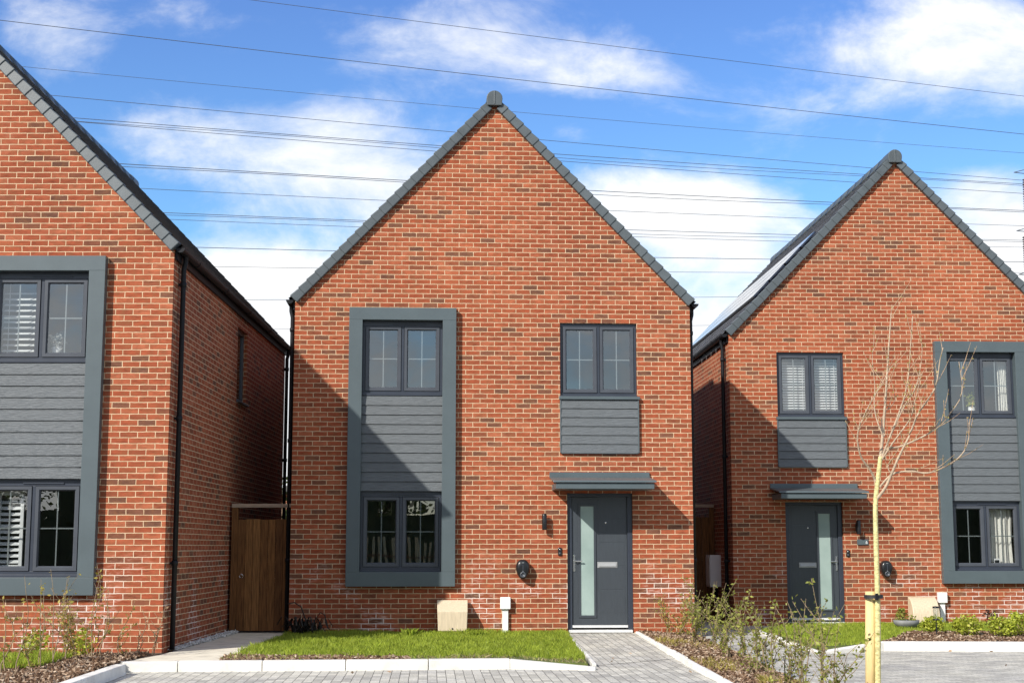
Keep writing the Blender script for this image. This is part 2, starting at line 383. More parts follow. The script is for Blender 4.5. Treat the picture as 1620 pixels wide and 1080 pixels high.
def house(label, loc, yaw, mir, brick, side_win=False, solar=False, detail=True):
    root = empty('detached_house', loc, yaw, label, 'house', 'red brick gabled houses')
    mx = (lambda x: W-x) if mir else (lambda x: x)
    # ---- brick shell
    m = MB()
    holes = [(IX0-.03, IX1+.03, IZ0-.03, IZ1+.03), (WX0, WX1, WZ0, WZ1), (DX0, DX1, 0., DZ1)]
    holes = [(*sorted((mx(a), mx(b))), c, d) for a, b, c, d in holes]
    xs = sorted({0., W, *[h[0] for h in holes], *[h[1] for h in holes]}); zs = sorted({-.25, EAVE, *[h[2] for h in holes], *[h[3] for h in holes]})
    def q(pts, u): m.face(pts, [u(p) for p in pts])
    fu = lambda p: (p[0], p[2]); su = lambda p: (p[1]+.1125, p[2])
    for a, b in zip(xs, xs[1:]):
        for c, d in zip(zs, zs[1:]):
            mxx, mz = (a+b)/2, (c+d)/2
            if any(h[0] < mxx < h[1] and h[2] < mz < h[3] for h in holes): continue
            q([(a,0,c),(b,0,c),(b,0,d),(a,0,d)], fu)
    q([(0,0,EAVE),(W,0,EAVE),(W,0,EAVE+.06),(CX,0,TOPZ),(0,0,EAVE+.06)], fu)
    for a, b, c, d in holes:
        rv = .14
        q([(a,0,c),(a,0,d),(a,rv,d),(a,rv,c)], su); q([(b,0,c),(b,rv,c),(b,rv,d),(b,0,d)], su)
        q([(a,0,d),(b,0,d),(b,rv,d),(a,rv,d)], lambda p: (p[0], p[1])); q([(a,0,c),(a,rv,c),(b,rv,c),(b,0,c)], lambda p: (p[0], p[1]))
    D = DEPTH
    q([(W,D,-.25),(0,D,-.25),(0,D,EAVE+.06),(CX,D,TOPZ),(W,D,EAVE+.06)], fu)
    sw = (4.55, 5.40, 3.62, 4.80)
    for X in (0., W):
        if side_win and X == W:
            ys = [0, sw[0], sw[1], D]; z2 = [-.25, sw[2], sw[3], EAVE+.06]
            for a, b in zip(ys, ys[1:]):
                for c, d in zip(z2, z2[1:]):
                    if a == sw[0] and c == sw[2]: continue
                    q([(X,a,c),(X,b,c),(X,b,d),(X,a,d)], su)
            for (a, c, b, d) in ((sw[0],sw[2],sw[1],sw[2]),(sw[1],sw[2],sw[1],sw[3]),(sw[1],sw[3],sw[0],sw[3]),(sw[0],sw[3],sw[0],sw[2])):
                q([(X,a,c),(X,b,d),(X-.1,b,d),(X-.1,a,c)], lambda p: (p[0]+p[1], p[2]))
        else:
            q([(X,0,-.25),(X,D,-.25),(X,D,EAVE+.06),(X,0,EAVE+.06)], su)
    m.build('brick_wall', brick, root)
    # ---- rooms behind the windows
    r = MB()
    r.box(.12, W-.12, .16, D-.12, 2.42, 2.62); r.box(.12, W-.12, 3.4, 3.5, .02, 2.42); r.box(.12, W-.12, 3.4, 3.5, 2.62, 4.95)
    r.box(.12, W-.12, .16, D-.12, 4.95, 5.03); r.box(.12, W-.12, .16, D-.12, -.1, .02); r.box(3.2, 3.3, .16, 3.4, .02, 2.42); r.box(3.2, 3.3, .16, 3.4, 2.62, 4.95)
    r.build('room_lining', M['roomwall'], root)
    # ---- roof: two slopes of stepped tile courses
    rf = MB(); nc = 24; off = .175; e = -.085; lift_ = .010 if solar else .032
    for sgn in (-1, 1):
        L_ = (CX - e)
        def P(t, y, lift=0.): # t 0 at eave, 1 at ridge
            x = CX + sgn*(L_*(1-t)); z = APEX + off - SL*L_*(1-t)
            return (x + sgn*SL/SN*lift, y, z + lift/SN)
        for i in range(nc):
            t0, t1 = i/nc, (i+1)/nc
            y0, y1 = .02, D+.06
            nseg = 28 if (solar or side_win) else 1
            for k in range(nseg):
                ya, yb = y0+(y1-y0)*k/nseg, y0+(y1-y0)*(k+1)/nseg
                wob = .004*(random.random()-.5)
                A, B, C_, D_ = P(t0, ya, lift_+wob), P(t0, yb, lift_+wob), P(t1, yb, 0), P(t1, ya, 0)
                rf.face([A, B, C_, D_]); rf.face([P(t0, ya, -.004), P(t0, yb, -.004), B, A])
        rf.face([P(0, .02, -.1), P(0, D+.06, -.1), P(1, D+.06, -.1), P(1, .02, -.1)])
    roof = rf.build('roof', M['slate'], root)
    # ridge tiles
    rd = MB(); RZ = APEX + .118
    n = 18
    for i in range(n):
        ya, yb = .05 + (D-.1)*i/n, .05 + (D-.1)*(i+1)/n - .012
        rr = .118 + .004*random.random()
        prof = [(-rr-.06, -.10), (-rr, 0)] + [(rr*math.cos(math.pi*(1-j/10)), rr*math.sin(math.pi*(1-j/10))) for j in range(1, 10)] + [(rr, 0), (rr+.06, -.10)]
        rd.prism(prof, lambda a, b, y: (CX+a, y, RZ+b), ya, yb, True)
    rd.build('ridge_tiles', M['verge'], roof)
    # verge caps: one run of overlapping caps along each slope, front and back
    ncap = 25; X0 = .028; Ls = (CX-X0)*SN
    for back in (0, 1):
        vg = MB()
        for sgn in (-1, 1):
            for i in range(ncap):
                s0, s1 = Ls*i/ncap, Ls*(i+1)/ncap + .012
                if i == ncap-1: s1 = Ls*(i+1)/ncap - .05
                def Q(s, nn, y):
                    x = CX + sgn*((CX-X0) - s/SN); z = EAVE + SL*X0 + s*SL/SN
                    yy = y if not back else D-y
                    return (x + sgn*SL/SN*nn, yy, z + nn/SN)
                lo, hi, yl, yh = .150, .134, -.086, -.072
                vg.hexa([Q(s0,-.004,yl), Q(s1,0,yh), Q(s1,0,.05), Q(s0,-.004,.05), Q(s0,lo,yl), Q(s1,hi,yh), Q(s1,hi,.06), Q(s0,lo,.06)])
        fixn(vg.build('verge_caps', M['verge'], roof, .012))
    # ridge end caps
    for ya, yb in ((-.115, .30), (D-.30, D+.115)):
        ec = MB()
        rr = .128
        prof = [(-.115, -.115), (-rr, -.01)] + [(rr*math.cos(math.pi*(1-j/12)), rr*math.sin(math.pi*(1-j/12))) for j in range(1, 12)] + [(rr, -.01), (.115, -.115)]
        ec.prism(prof, lambda a, b, y: (CX+a, y, RZ+b), ya, yb)
        ec.box(CX-.012, CX+.012, ya-.008 if ya < 0 else yb-.01, ya+.01 if ya < 0 else yb+.008, RZ-.10, RZ+.125)
        fixn(ec.build('ridge_end_cap', M['verge'], roof, .008))
    # fascia, gutter, downpipes
    for sgn, X in ((-1, 0.), (1, W)):
        fa = MB(); fa.box(X+sgn*.003, X+sgn*.035, .05, D, 4.985, 5.10); fa.build('fascia', M['gutter'], root)
        g = MB(); gx = X + sgn*.085; gz = 5.125; ro, ri = .058, .050
        prof = [(ro*math.cos(a), ro*math.sin(a)) for a in [math.pi + math.pi*j/10 for j in range(11)]] + [(ri*math.cos(a), ri*math.sin(a)) for a in [2*math.pi - math.pi*j/10 for j in range(11)]]
        g.prism(prof, lambda a, b, y: (gx+a, y, gz+b), -.02, D+.08)
        for yy in (-.02, D+.07): g.prism([(ro*math.cos(a), ro*math.sin(a)) for a in [math.pi + math.pi*j/10 for j in range(11)]], lambda a, b, y: (gx+a, y, gz+b), yy-.004, yy+.006)
        for yy in [1.0+2*k for k in range(5)]: g.prism([((ro+.006)*math.cos(a), (ro+.006)*math.sin(a)) for a in [math.pi + math.pi*j/10 for j in range(11)]], lambda a, b, y: (gx+a, y, gz+b), yy-.05, yy+.05)
        fixn(g.build('gutter', M['gutter'], root))
        for yy in (.30, D-.15):
            d = MB(); px = X + sgn*.062
            d.tube([(gx, yy, 5.10), (gx, yy, 5.0), (px, yy, 4.90), (px, yy, 4.80), (px, yy, .02)], .034, 12)
            for zz in (4.7, 2.95, 1.1): d.lathe([(.034, -.03), (.043, -.03), (.043, .03), (.034, .03)], (px, yy, zz), 12); d.box(X, px, yy-.02, yy+.02, zz-.015, zz+.015)
            d.build('downpipe', M['gutter'], root)
    if not detail: return root
    # ---- box surround with two windows and cladding
    s = MB(); xa, xb, ia, ib = *sorted((mx(FX0), mx(FX1))), *sorted((mx(IX0), mx(IX1)))
    s.box(xa, xb, -.11, .11, IZ1, FZ1); s.box(xa, xb, -.11, .11, FZ0, IZ0)
    s.box(xa, ia, -.1095, .11, IZ0, IZ1); s.box(ib, xb, -.1095, .11, IZ0, IZ1)
    sur = s.build('window_surround', M['trim'], root, .004)
    ZS, ZP = 3.665, 2.155
    sv = -1 if mir else 1
    window_unit(root, mx, IX0, IX1, ZS, IZ1, .03, .085, vent=1)
    window_unit(root, mx, IX0, IX1, IZ0+.03, ZP, .03, .085, vent=1)
    boards(root, mx, IX0, IX1, ZP+.003, ZS-.034, -.02, 10)
    # ---- small window and the panel below it
    window_unit(root, mx, WX0, WX1, WZ0, WZ1, .045, .05)
    t = MB(); xa, xb = sorted((mx(PX0), mx(PX1)))
    t.box(xa-.012, xb+.012, -.072, .0, PZ1+.002, PZ1+.05)
    t.box(xa, xa+.02, -.052, .0, PZ0, PZ1); t.box(xb-.02, xb, -.052, .0, PZ0, PZ1); t.box(xa+.02, xb-.02, -.05, .0, PZ0-.012, PZ0)
    t.build('panel_trim', M['trim'], root, .003)
    boards(root, (lambda x: x), xa+.02, xb-.02, PZ0, PZ1, -.034, 6)
    # ---- door
    y0 = .055; xa, xb = sorted((mx(DX0), mx(DX1)))
    d = MB(); b = .078
    d.box(xa, xb, y0, y0+.08, DZ1-.055, DZ1); d.box(xa, xa+b, y0, y0+.08, .045, DZ1-.055); d.box(xb-b, xb, y0, y0+.08, .045, DZ1-.055)
    fr = d.build('door', M['framedark'], root, .005)
    lf = MB(); l0, l1 = xa+b+.004, xb-b-.004; z0, z1 = .115, DZ1-.06
    g0, g1 = sorted((mx(DX0+.215), mx(DX0+.42))); gz0, gz1 = .262, 1.93
    ya = y0+.028
    lf.box(l0, l1, ya, ya+.045, z0, z1)
    # bead round the glass
    for (a, c, e2, f2) in ((g0-.035, g1+.035, gz1, gz1+.035), (g0-.035, g1+.035, gz0-.035, gz0), (g0-.035, g0, gz0, gz1), (g1, g1+.035, gz0, gz1)):
        lf.box(a, c, ya-.016, ya, e2, f2)
    w0, w1 = sorted((mx(DX0+.50), mx(DX0+.90)))
    for i in range(5):
        zz = .30+i*.36; lf.box(w0, w1, ya-.0025, ya, zz, zz+.345)
    leaf = lf.build('leaf', M['door'], fr, .003)
    p = MB(); p.box(g0, g1, ya-.006, ya-.001, gz0, gz1); p.build('glass_strip', M['frost'], fr)
    th = MB(); th.box(l0, l1, y0+.0, y0+.06, .075, .112); th.box(xa+.02, xb-.02, -.03, y0+.07, .005, .045); th.build('threshold', M['satin'], fr, .003)
    sg = 1 if not mir else -1
    hx = mx(DX0+.115)
    h = MB(); h.box(hx-.016, hx+.016, ya-.012, ya, .93, 1.18); h.tube([(hx, ya-.01, 1.09), (hx, ya-.055, 1.09), (hx+sg*.12, ya-.055, 1.09)], .011, 8)
    h.build('handle', M['chrome'], fr, .003)
    lx0, lx1 = sorted((mx(DX0+.475), mx(DX0+.785)))
    lb = MB(); lb.box(lx0, lx1, ya-.014, ya, .985, 1.075); lb.prism([(ya-.014, 1.0), (ya-.03, 1.005), (ya-.02, 1.055), (ya-.014, 1.058)], lambda y, z, x: (x, y, z), lx0+.02, lx1-.02)
    fixn(lb.build('letterbox', M['letter'], fr, .003))
    sp = MB(); sp.lathe([(.0, .004), (.012, .004), (.014, 0)], (mx(DX0+.61), ya-.001, 1.68), 12, 'y'); sp.build('spyhole', M['chrome'], fr)
    # ---- canopy
    cx0, cx1 = sorted((mx(3.978), mx(5.542)))
    c = MB(); c.box(cx0, cx1, -.035, 0, 2.36, 2.455)
    c.prism([(-.035, 2.385), (-.72, 2.298), (-.73, 2.268), (-.035, 2.355)], lambda y, z, x: (x, y, z), cx0-.0, cx1-.0)
    c.box(cx0+.04, cx1-.03, -.695, -.001, 2.172, 2.262)
    fixn(c.build('canopy', M['trim'], root, .006))
    if side_win:
        w = MB(); X = W-.055; a, b2, c0, d0 = sw
        w.box(X-.05, X, a, b2, c0, c0+.06); w.box(X-.05, X, a, b2, d0-.06, d0); w.box(X-.05, X-.001, a, a+.06, c0+.06, d0-.06); w.box(X-.05, X-.001, b2-.06, b2, c0+.06, d0-.06)
        ww = w.build('window', M['frame'], root, .004)
        p = MB(); p.face([(X-.03,a+.06,c0+.06),(X-.03,b2-.06,c0+.06),(X-.03,b2-.06,d0-.06),(X-.03,a+.06,d0-.06)]); p.build('pane', M['glass'], ww)
        p = MB(); p.box(X, W+.05, a-.03, b2+.03, c0-.03, c0-.002); p.build('sill', M['frame'], ww, .004)
    if solar:
        for i in range(4):
            for k in range(5):
                s = MB(); pl = .40; pw = 1.60; s0 = .98+i*(pl+.035); yk = .50+k*(pw+.03)
                def S(sv_, y, lift):
                    x = -.07 + sv_/SN; z = APEX+.180-SL*(CX+.07) + sv_*SL/SN
                    return (x - SL/SN*lift, y, z + lift/SN)
                s.hexa([S(s0,yk,.02), S(s0+pl,yk,.02), S(s0+pl,yk+pw,.02), S(s0,yk+pw,.02), S(s0,yk,.06), S(s0+pl,yk,.06), S(s0+pl,yk+pw,.06), S(s0,yk+pw,.06)])
                fixn(s.build('solar_panel', M['pv'], root, .004))
        for k in range(5):
            bk = MB(); y = .55+.5*k; bk.box(-.04, -.036, y-.006, y+.006, 4.93, 5.05); bk.box(-.04, -.035, y-.045, y+.045, 4.985, 4.997); bk.build('glint_cross', M['steel'], root)  # small steel crosses standing in for glints at the gutter brackets
    return root

B1, B2, B3 = brick_mat('red brick', (.03, .0)), brick_mat('red brick second lot', (5.31, .021)), brick_mat('red brick third lot', (11.17, .037))
HM = ((-3.390, 22.225, 0.), YAW); HL = ((-10.584, 18.248, .0), .0051); HR = ((3.886, 25.570, -.041), .0446)
house('whole red brick gabled house in the middle with dark surround left and door right', *HM, False, B1)
house('partly seen red brick house at the left edge with black downpipe at its corner', *HL, True, B2, side_win=True)
house('red brick house on the right with solar panels on its left roof slope', *HR, True, B3, solar=True)
def on(hs, x, y, z):                     # house-local point -> world
    (X, Y, Z), a = hs; c, s = math.cos(a), math.sin(a)
    return Vector((X + c*x - s*y, Y + s*x + c*y, Z + z))

# ------------------------------------------------------------------ things fixed to the walls
def wall_lamp(hs, x, z, label):
    r = empty('wall_lamp', on(hs, x, 0, z), hs[1], label, 'wall lamp', 'wall lamps')
    m = MB(); m.lathe([(0, -.125), (.036, -.125), (.038, -.11), (.038, .10), (.030, .125), (0, .125)], (0, -.10, 0), 16); m.build('lamp_body', M['black'], r)
    m = MB(); m.box(-.03, .03, -.018, 0, -.075, .075); m.box(-.014, .014, -.08, -.015, -.03, .03); m.build('bracket', M['black'], r, .004)
def doorbell(hs, x, z, label):
    r = empty('doorbell', on(hs, x, 0, z), hs[1], label, 'doorbell', 'doorbells')
    m = MB(); m.box(-.03, .03, -.026, 0, -.062, .062); m.build('case', M['black'], r, .012)
    m = MB(); m.lathe([(0, .004), (.013, .003), (.016, 0)], (0, -.026, -.028), 14, 'y'); m.build('button', M['frame'], r)
    m = MB(); m.lathe([(0, .003), (.007, .002), (.009, 0)], (0, -.026, .03), 12, 'y'); m.build('camera_eye', M['chrome'], r)
def charger(hs, x, z, label):
    r = empty('car_charger', on(hs, x, 0, z), hs[1], label, 'car charger', 'car chargers')
    def outline(k):
        pts = []
        for j in range(36):
            a = 2*math.pi*j/36; c, s = math.cos(a), math.sin(a)
            rx = .105*(1 - .26*max(0, -s)); zz = .155*s if s < 0 else .145*s**.85
            pts.append((math.copysign(abs(c)**.8, c)*rx*k, zz*k))
        return pts
    m = MB(); lay = [(.96, 0), (1., -.03), (1., -.10), (.93, -.135), (.75, -.152), (.4, -.158)]
    rings = [[(a, y, b) for a, b in outline(k)] for k, y in lay]
    n = 36; base = len(m.v)
    for rg in rings: m.v += rg
    for i in range(len(lay)-1):
        for j in range(n):
            q = (j+1) % n; m.f.append((base+i*n+j, base+i*n+q, base+(i+1)*n+q, base+(i+1)*n+j)); m.uv.append(None); m.sm.append(True)
    m.f.append(tuple(base+(len(lay)-1)*n+j for j in range(n))); m.uv.append(None); m.sm.append(True)
    fixn(m.build('body', M['black'], r))
    m = MB(); m.lathe([(.0, .012), (.026, .012), (.028, .022), (.043, .022), (.047, 0)], (0, -.150, -.085), 24, 'y'); m.build('socket', M['frame'], r)
    m = MB(); m.box(-.018, .018, -.160, -.146, .090, .102); m.build('badge', M['bar'], r, .002)
    m = MB(); m.box(-.004, .004, -.161, -.152, -.02, .07); m.build('light_strip', M['frame'], r)
    m = MB(); m.lathe([(0, .006), (.007, .005), (.008, 0)], (0, -.158, -.034), 10, 'y'); m.build('status_lamp', M['bar'], r)
def cable_box(hs, x, z, zbot, label):
    r = empty('cable_box', on(hs, x, 0, 0), hs[1], label, 'electric box', 'white electric boxes')
    m = MB(); m.box(-.078, .078, -.10, 0, z-.095, z+.085); m.build('box', M['white'], r, .008)
    m = MB(); m.box(-.045, .045, -.06, 0, zbot, z-.095); m.build('conduit', M['white'], r, .006)
wall_lamp(HM, 3.89, 1.69, 'black cylinder wall lamp left of the middle house door, casting a shadow')
doorbell(HM, 4.135, 1.235, 'small black doorbell close beside the handle side of the middle door')
charger(HM, 3.555, .97, 'black drop-shaped car charger on the middle house wall')
cable_box(HM, 3.29, .46, -.02, 'white electric box on a white conduit under the middle house charger')
wall_lamp(HR, 2.22, 1.69, 'black cylinder wall lamp right of the right house door, half in canopy shade')
doorbell(HR, 2.04, 1.235, 'small black doorbell right of the right house door below the plaque')
charger(HR, 2.69, .965, 'black drop-shaped car charger beside the thin tree trunk on the right house')
cable_box(HR, 3.68, .47, -.02, 'white electric box on a white conduit below the right house window surround')
# number plaque
r = empty('house_plaque', on(HR, 2.31, 0, 1.43), HR[1], 'small dark house number plaque with a white 6 under the right wall lamp', 'house number')
m = MB(); m.box(-.10, .10, -.018, 0, -.048, .048); m.build('plate', M['trim'], r, .004)
tcu = bpy.data.curves.new('numeral', 'FONT'); tcu.body = '6'; tcu.size = .075; tcu.extrude = .002; tcu.align_x = 'CENTER'
to = bpy.data.objects.new('numeral_curve', tcu); col.objects.link(to)
me = bpy.data.meshes.new_from_object(to.evaluated_get(bpy.context.evaluated_depsgraph_get()))
bpy.data.objects.remove(to); me.materials.clear(); me.materials.append(M['white'])
o = bpy.data.objects.new('numeral', me); col.objects.link(o); o.parent = r; o.location = (.065, -.021, -.028); o.rotation_euler = (math.pi/2, 0, 0)
# gas meter boxes
def meter_box(hs, x, label, curved):
    r = empty('meter_box', on(hs, x, -.02, 0), hs[1], label, 'meter box', 'cream meter boxes')
    if not curved:
        m = MB(); a, b = .235, .215
        prof = [(-.02, .50), (-.05, .505), (-.24, .36), (-.262, .34), (-.262, .05), (-.24, .04), (-.02, .04)]
        n = len(m.v)
        L0 = [(-a + (a-b)*(.5-z)/.5, y, z) for y, z in prof]; L1 = [(a - (a-b)*(.5-z)/.5, y, z) for y, z in prof]
        k = len(prof); m.v += L0 + L1
        for i in range(k):
            j = (i+1) % k; m.f.append((i, j, k+j, k+i)); m.uv.append(None); m.sm.append(False)
        m.f += [tuple(reversed(range(k))), tuple(range(k, 2*k))]; m.uv += [None]*2; m.sm += [False]*2
        fixn(m.build('hood', M['meter'], r, .01))
        m = MB(); m.box(-.20, .19, -.20, 0, -.1, .06); m.build('base', M['metbase'], r, .005)
        m = MB(); m.lathe([(0, .008), (.012, .008), (.014, 0)], (0, -.262, .085), 12, 'y'); m.build('lock', M['black'], r)
    else:
        m = MB(); a = .235
        arc = [(-.02 - .30*math.sin(t), .10 + .38*math.cos(t)) for t in [math.pi/2*j/12 for j in range(13)]]
        prof = arc + [(-.32, .04), (-.02, .04)]
        m.prism(prof, lambda y, z, x: (x, y, z), -a, a, False)
        fixn(m.build('hood', M['meter'], r, .012))
        m = MB(); m.box(-.20, .20, -.26, 0, -.1, .05); m.build('base', M['metbase'], r)
meter_box(HM, 2.48, 'cream wedge meter box on the lawn under the middle house window surround', False)
meter_box(HR, 3.30, 'cream curved meter box behind the plant bowl at the right house', True)
# electricity cabinet on the right house's side wall
c = on(HR, -.0, 1.35, 0)
r = empty('electric_cabinet', c, HR[1], 'tall white electric cabinet on the shaded side wall of the right house', 'electric box')
m = MB(); m.box(-.20, 0, -.2, .25, .62, 1.20); m.build('case', M['white'], r, .008)
m = MB(); m.box(-.208, -.2, -.17, .22, .65, 1.17); m.build('lid', M['blind'], r, .003)
m = MB(); m.tube([(-.06, .0, .62), (-.06, .0, -.02)], .03, 10); m.build('conduit', M['gutter'], r)
# ------------------------------------------------------------------ blinds, curtains and ornaments behind the glass
def blind(hs, x0, x1, z0, z1, label, pitch=.05, tilt=.6):
    r = empty('window_blind', on(hs, (x0+x1)/2, .2, z0), hs[1], label, 'blind'); w = (x1-x0)/2; h = z1-z0
    m = MB(); n = int(h/pitch)
    for i in range(n):
        z = i*pitch; m.hexa([(-w,-.02,z-.015*tilt),(w,-.02,z-.015*tilt),(w,.02,z+.015*tilt),(-w,.02,z+.015*tilt),(-w,-.02,z-.015*tilt+.003),(w,-.02,z-.015*tilt+.003),(w,.02,z+.015*tilt+.003),(-w,.02,z+.015*tilt+.003)])
    m.build('slats', M['blind'], r)
    m = MB(); m.box(-w, w, -.03, .03, h, h+.05); m.box(-w, w, -.022, .022, -.04, -.02)
    for xx in (-w*.7, w*.7): m.box(xx-.004, xx+.004, -.024, -.021, -.02, h)
    m.build('rails', M['blind'], r)
def shutter(hs, x0, x1, z0, z1, label):
    r = empty('window_shutter', on(hs, (x0+x1)/2, .24, z0), hs[1], label, 'shutter'); w = (x1-x0)/2; h = z1-z0
    m = MB(); m.box(-w, -w+.045, -.02, .02, 0, h); m.box(w-.045, w, -.02, .02, 0, h); m.box(-w+.045, w-.045, -.019, .019, 0, .06); m.box(-w+.045, w-.045, -.019, .019, h-.06, h); m.build('stile_frame', M['blind'], r, .003)
    m = MB(); n = int((h-.12)/.075)
    for i in range(n):
        z = .06+.0375+i*.075; m.hexa([(-w+.045,-.025,z-.018),(w-.045,-.025,z-.018),(w-.045,.025,z+.018),(-w+.045,.025,z+.018),(-w+.045,-.025,z-.011),(w-.045,-.025,z-.011),(w-.045,.025,z+.025),(-w+.045,.025,z+.025)])
    m.build('louvres', M['blind'], r)
    m = MB(); m.box(-.006, .006, -.045, -.033, .1, h-.1); m.build('tilt_rod', M['blind'], r)
def curtain(hs, x0, x1, z0, z1, label):
    r = empty('curtain', on(hs, (x0+x1)/2, .22, z0), hs[1], label, 'curtain'); w = (x1-x0)/2; h = z1-z0
    m = MB(); n = 60; nz = 8; base = len(m.v)
    for k in range(nz+1):
        for i in range(n+1):
            t = i/n; a = t*n*.55; g = 1-.1*math.sin(k/nz*3)
            m.v.append(((-w+2*w*t)*g, .03*math.sin(a)+.012*math.sin(a*2.7+k*.3), h*k/nz))
    for k in range(nz):
        for i in range(n):
            q = base+k*(n+1)+i; m.f.append((q, q+1, q+n+2, q+n+1)); m.uv.append(None); m.sm.append(True)
    m.build('cloth', M['curtain'], r)
    m = MB(); m.tube([(-w-.05, 0, h+.02), (w+.05, 0, h+.02)], .012, 8); m.build('rail', M['blind'], r)
def leafball(mb, c, rad, n, s, flat=1.):
    for _ in range(n):
        d = Vector((random.gauss(0,1), random.gauss(0,1), random.gauss(0,1))).normalized()*rad*random.random()**.4
        d.z *= flat; leaf(mb, Vector(c)+d, s*random.uniform(.6, 1.3))
def leaf(mb, p, s, d=None):
    a = Vector((random.gauss(0,1), random.gauss(0,1), random.gauss(0,.6))).normalized() if d is None else d
    b = a.cross(Vector((random.gauss(0,1), random.gauss(0,1), random.gauss(0,1)))).normalized()
    mb.face([p, p+a*s*.45+b*s*.28, p+a*s, p+a*s*.45-b*s*.28])
wl = lambda x: W-x
blind(HL, wl(IX1)+.08, wl((IX0+IX1)/2)-.05, 3.74, 4.70, 'white slatted blind in the upper left window of the left house', .075, .9)
shutter(HL, wl(IX1)+.10, wl((IX0+IX1)/2)-.18, 1.02, 2.02, 'white louvred shutter in the lower window of the left house')
blind(HR, wl(WX1)+.05, wl((WX0+WX1)/2)-.02, 3.72, 4.72, 'white slatted blind behind the left pane of the right house small window', .048, .9)
blind(HR, wl((WX0+WX1)/2)+.02, wl(WX0)-.05, 3.72, 4.72, 'white slatted blind behind the right pane of the right house small window', .048, .9)
curtain(HR, wl((IX0+IX1)/2)+.08, wl(IX0)-.04, 1.02, 2.06, 'cream curtain drawn behind the lower window of the right house')
curtain(HR, wl(IX0)-.22, wl(IX0)-.05, 3.72, 4.68, 'narrow white curtain at the right edge of the right house upper window')
def vase(hs, x, z, label, lm, hgt):
    r = empty('potted_flowers', on(hs, x, .20, z), hs[1], label, 'flowers')
    m = MB(); m.lathe([(0, 0), (.05, 0), (.065, .06), (.055, .13), (.05, .13)], (0,0,0), 14); m.build('pot', M['white'], r)
    m = MB(); leafball(m, (0, 0, hgt), .11, 90, .06, 1.2); m.build('blooms', lm, r)
    m = MB()
    for k in range(5): m.tube([(0,0,.1), (random.uniform(-.06,.06), random.uniform(-.03,.03), hgt)], .004, 5)
    m.build('stalks', M['stem'], r)
vase(HL, wl((IX0+IX1)/2)+.16, 3.74, 'white flowers in a pot in the upper window of the left house', M['flower'], .20)
vase(HR, wl((IX0+IX1)/2)-.10, 3.72, 'leafy pot plant in the upper window of the right house', M['leafbright'], .26)
r = empty('photo_frame', on(HR, wl((IX0+IX1)/2)+.22, .13, .98), HR[1], 'small dark photo frame on the lower window ledge of the right house', 'photo frame')
m = MB(); m.box(-.06, .06, 0, .02, 0, .16); m.build('frame', M['white'], r, .003)
m = MB(); m.box(-.04, .04, -.003, .001, .025, .135); m.build('picture', M['black'], r)

# ------------------------------------------------------------------ the ground
def slab(mb, pts, zb=-.4):
    pts = [Vector(p) for p in pts]; n = len(pts)
    ar = sum(pts[i].x*pts[(i+1)%n].y - pts[(i+1)%n].x*pts[i].y for i in range(n))
    if ar < 0: pts.reverse()
    mb.face(pts)
    for i in range(n):
        a, b = pts[i], pts[(i+1)%n]
        mb.face([a, (a.x,a.y,zb), (b.x,b.y,zb), b])
def struct(name, mb, mat, bevel=0, kind='structure'): o = mb.build(name, mat, None, bevel); o['kind'] = kind; return o
m = MB(); m.face([(-900,-300,-.30),(900,-300,-.30),(900,1500,-.30),(-900,1500,-.30)]); struct('ground', m, M['land'])
ZD, ZK, ZDR = -.085, .03, -.12
K0, K1 = gp(150, 1045, ZK), gp(806, 1040.5, ZK)                 # back edge of the kerb in front of the middle lawn
kd = (K1-K0).normalized(); kn = Vector((kd.y, -kd.x, 0))        # towards the road
PE0, PE1 = gp(896, 1000, .0), gp(946, 1057, ZD)                 # left edging of the middle path
RE0, RE1 = gp(1011, 1000, .0), gp(1146, 1080, ZD)               # right edging of the middle path
BE0, BE1 = gp(1097, 1005, -.02), gp(1238, 1076, ZDR)            # left edging of the right path
def ext(a, b, t): return a + (b-a)*t
LK0, LK1 = gp(181, 1049.5, ZK), gp(89, 1080, ZK)                # slanting kerb on the left
# driveway of block paving
m = MB(); slab(m, [(-9, 5, ZD), (4.4, 5, ZD), (ext(RE0,RE1,1.9).x, ext(RE0,RE1,1.9).y, ZD), (RE1.x, RE1.y, ZD), (RE0.x*.5+RE1.x*.5, RE0.y*.5+RE1.y*.5, ZD), (ext(PE0,PE1,.5).x, ext(PE0,PE1,.5).y, ZD), (PE1.x, PE1.y+.1, ZD), (K1.x, K1.y+.05, ZD), (K0.x, K0.y+.05, ZD), (LK0.x-.05, LK0.y, ZD), (ext(LK0,LK1,3).x, ext(LK0,LK1,3).y, ZD)])
struct('driveway', m, M['paver'])
# path up to the middle door
m = MB(); mid0, mid1 = ext(PE0, PE1, .93), ext(RE0, RE1, .55)
q0, q1 = on(HM, 4.15, .0, .0), on(HM, 5.42, .0, .0)
m.face([(mid0.x, mid0.y, ZD+.004), (mid1.x+.02, mid1.y, ZD+.004), (RE0.x, RE0.y, -.004), (q1.x+.02, q1.y+.02, -.004), (q0.x, q0.y+.02, -.004), (PE0.x, PE0.y, -.004)]); struct('garden_path', m, M['paver'])
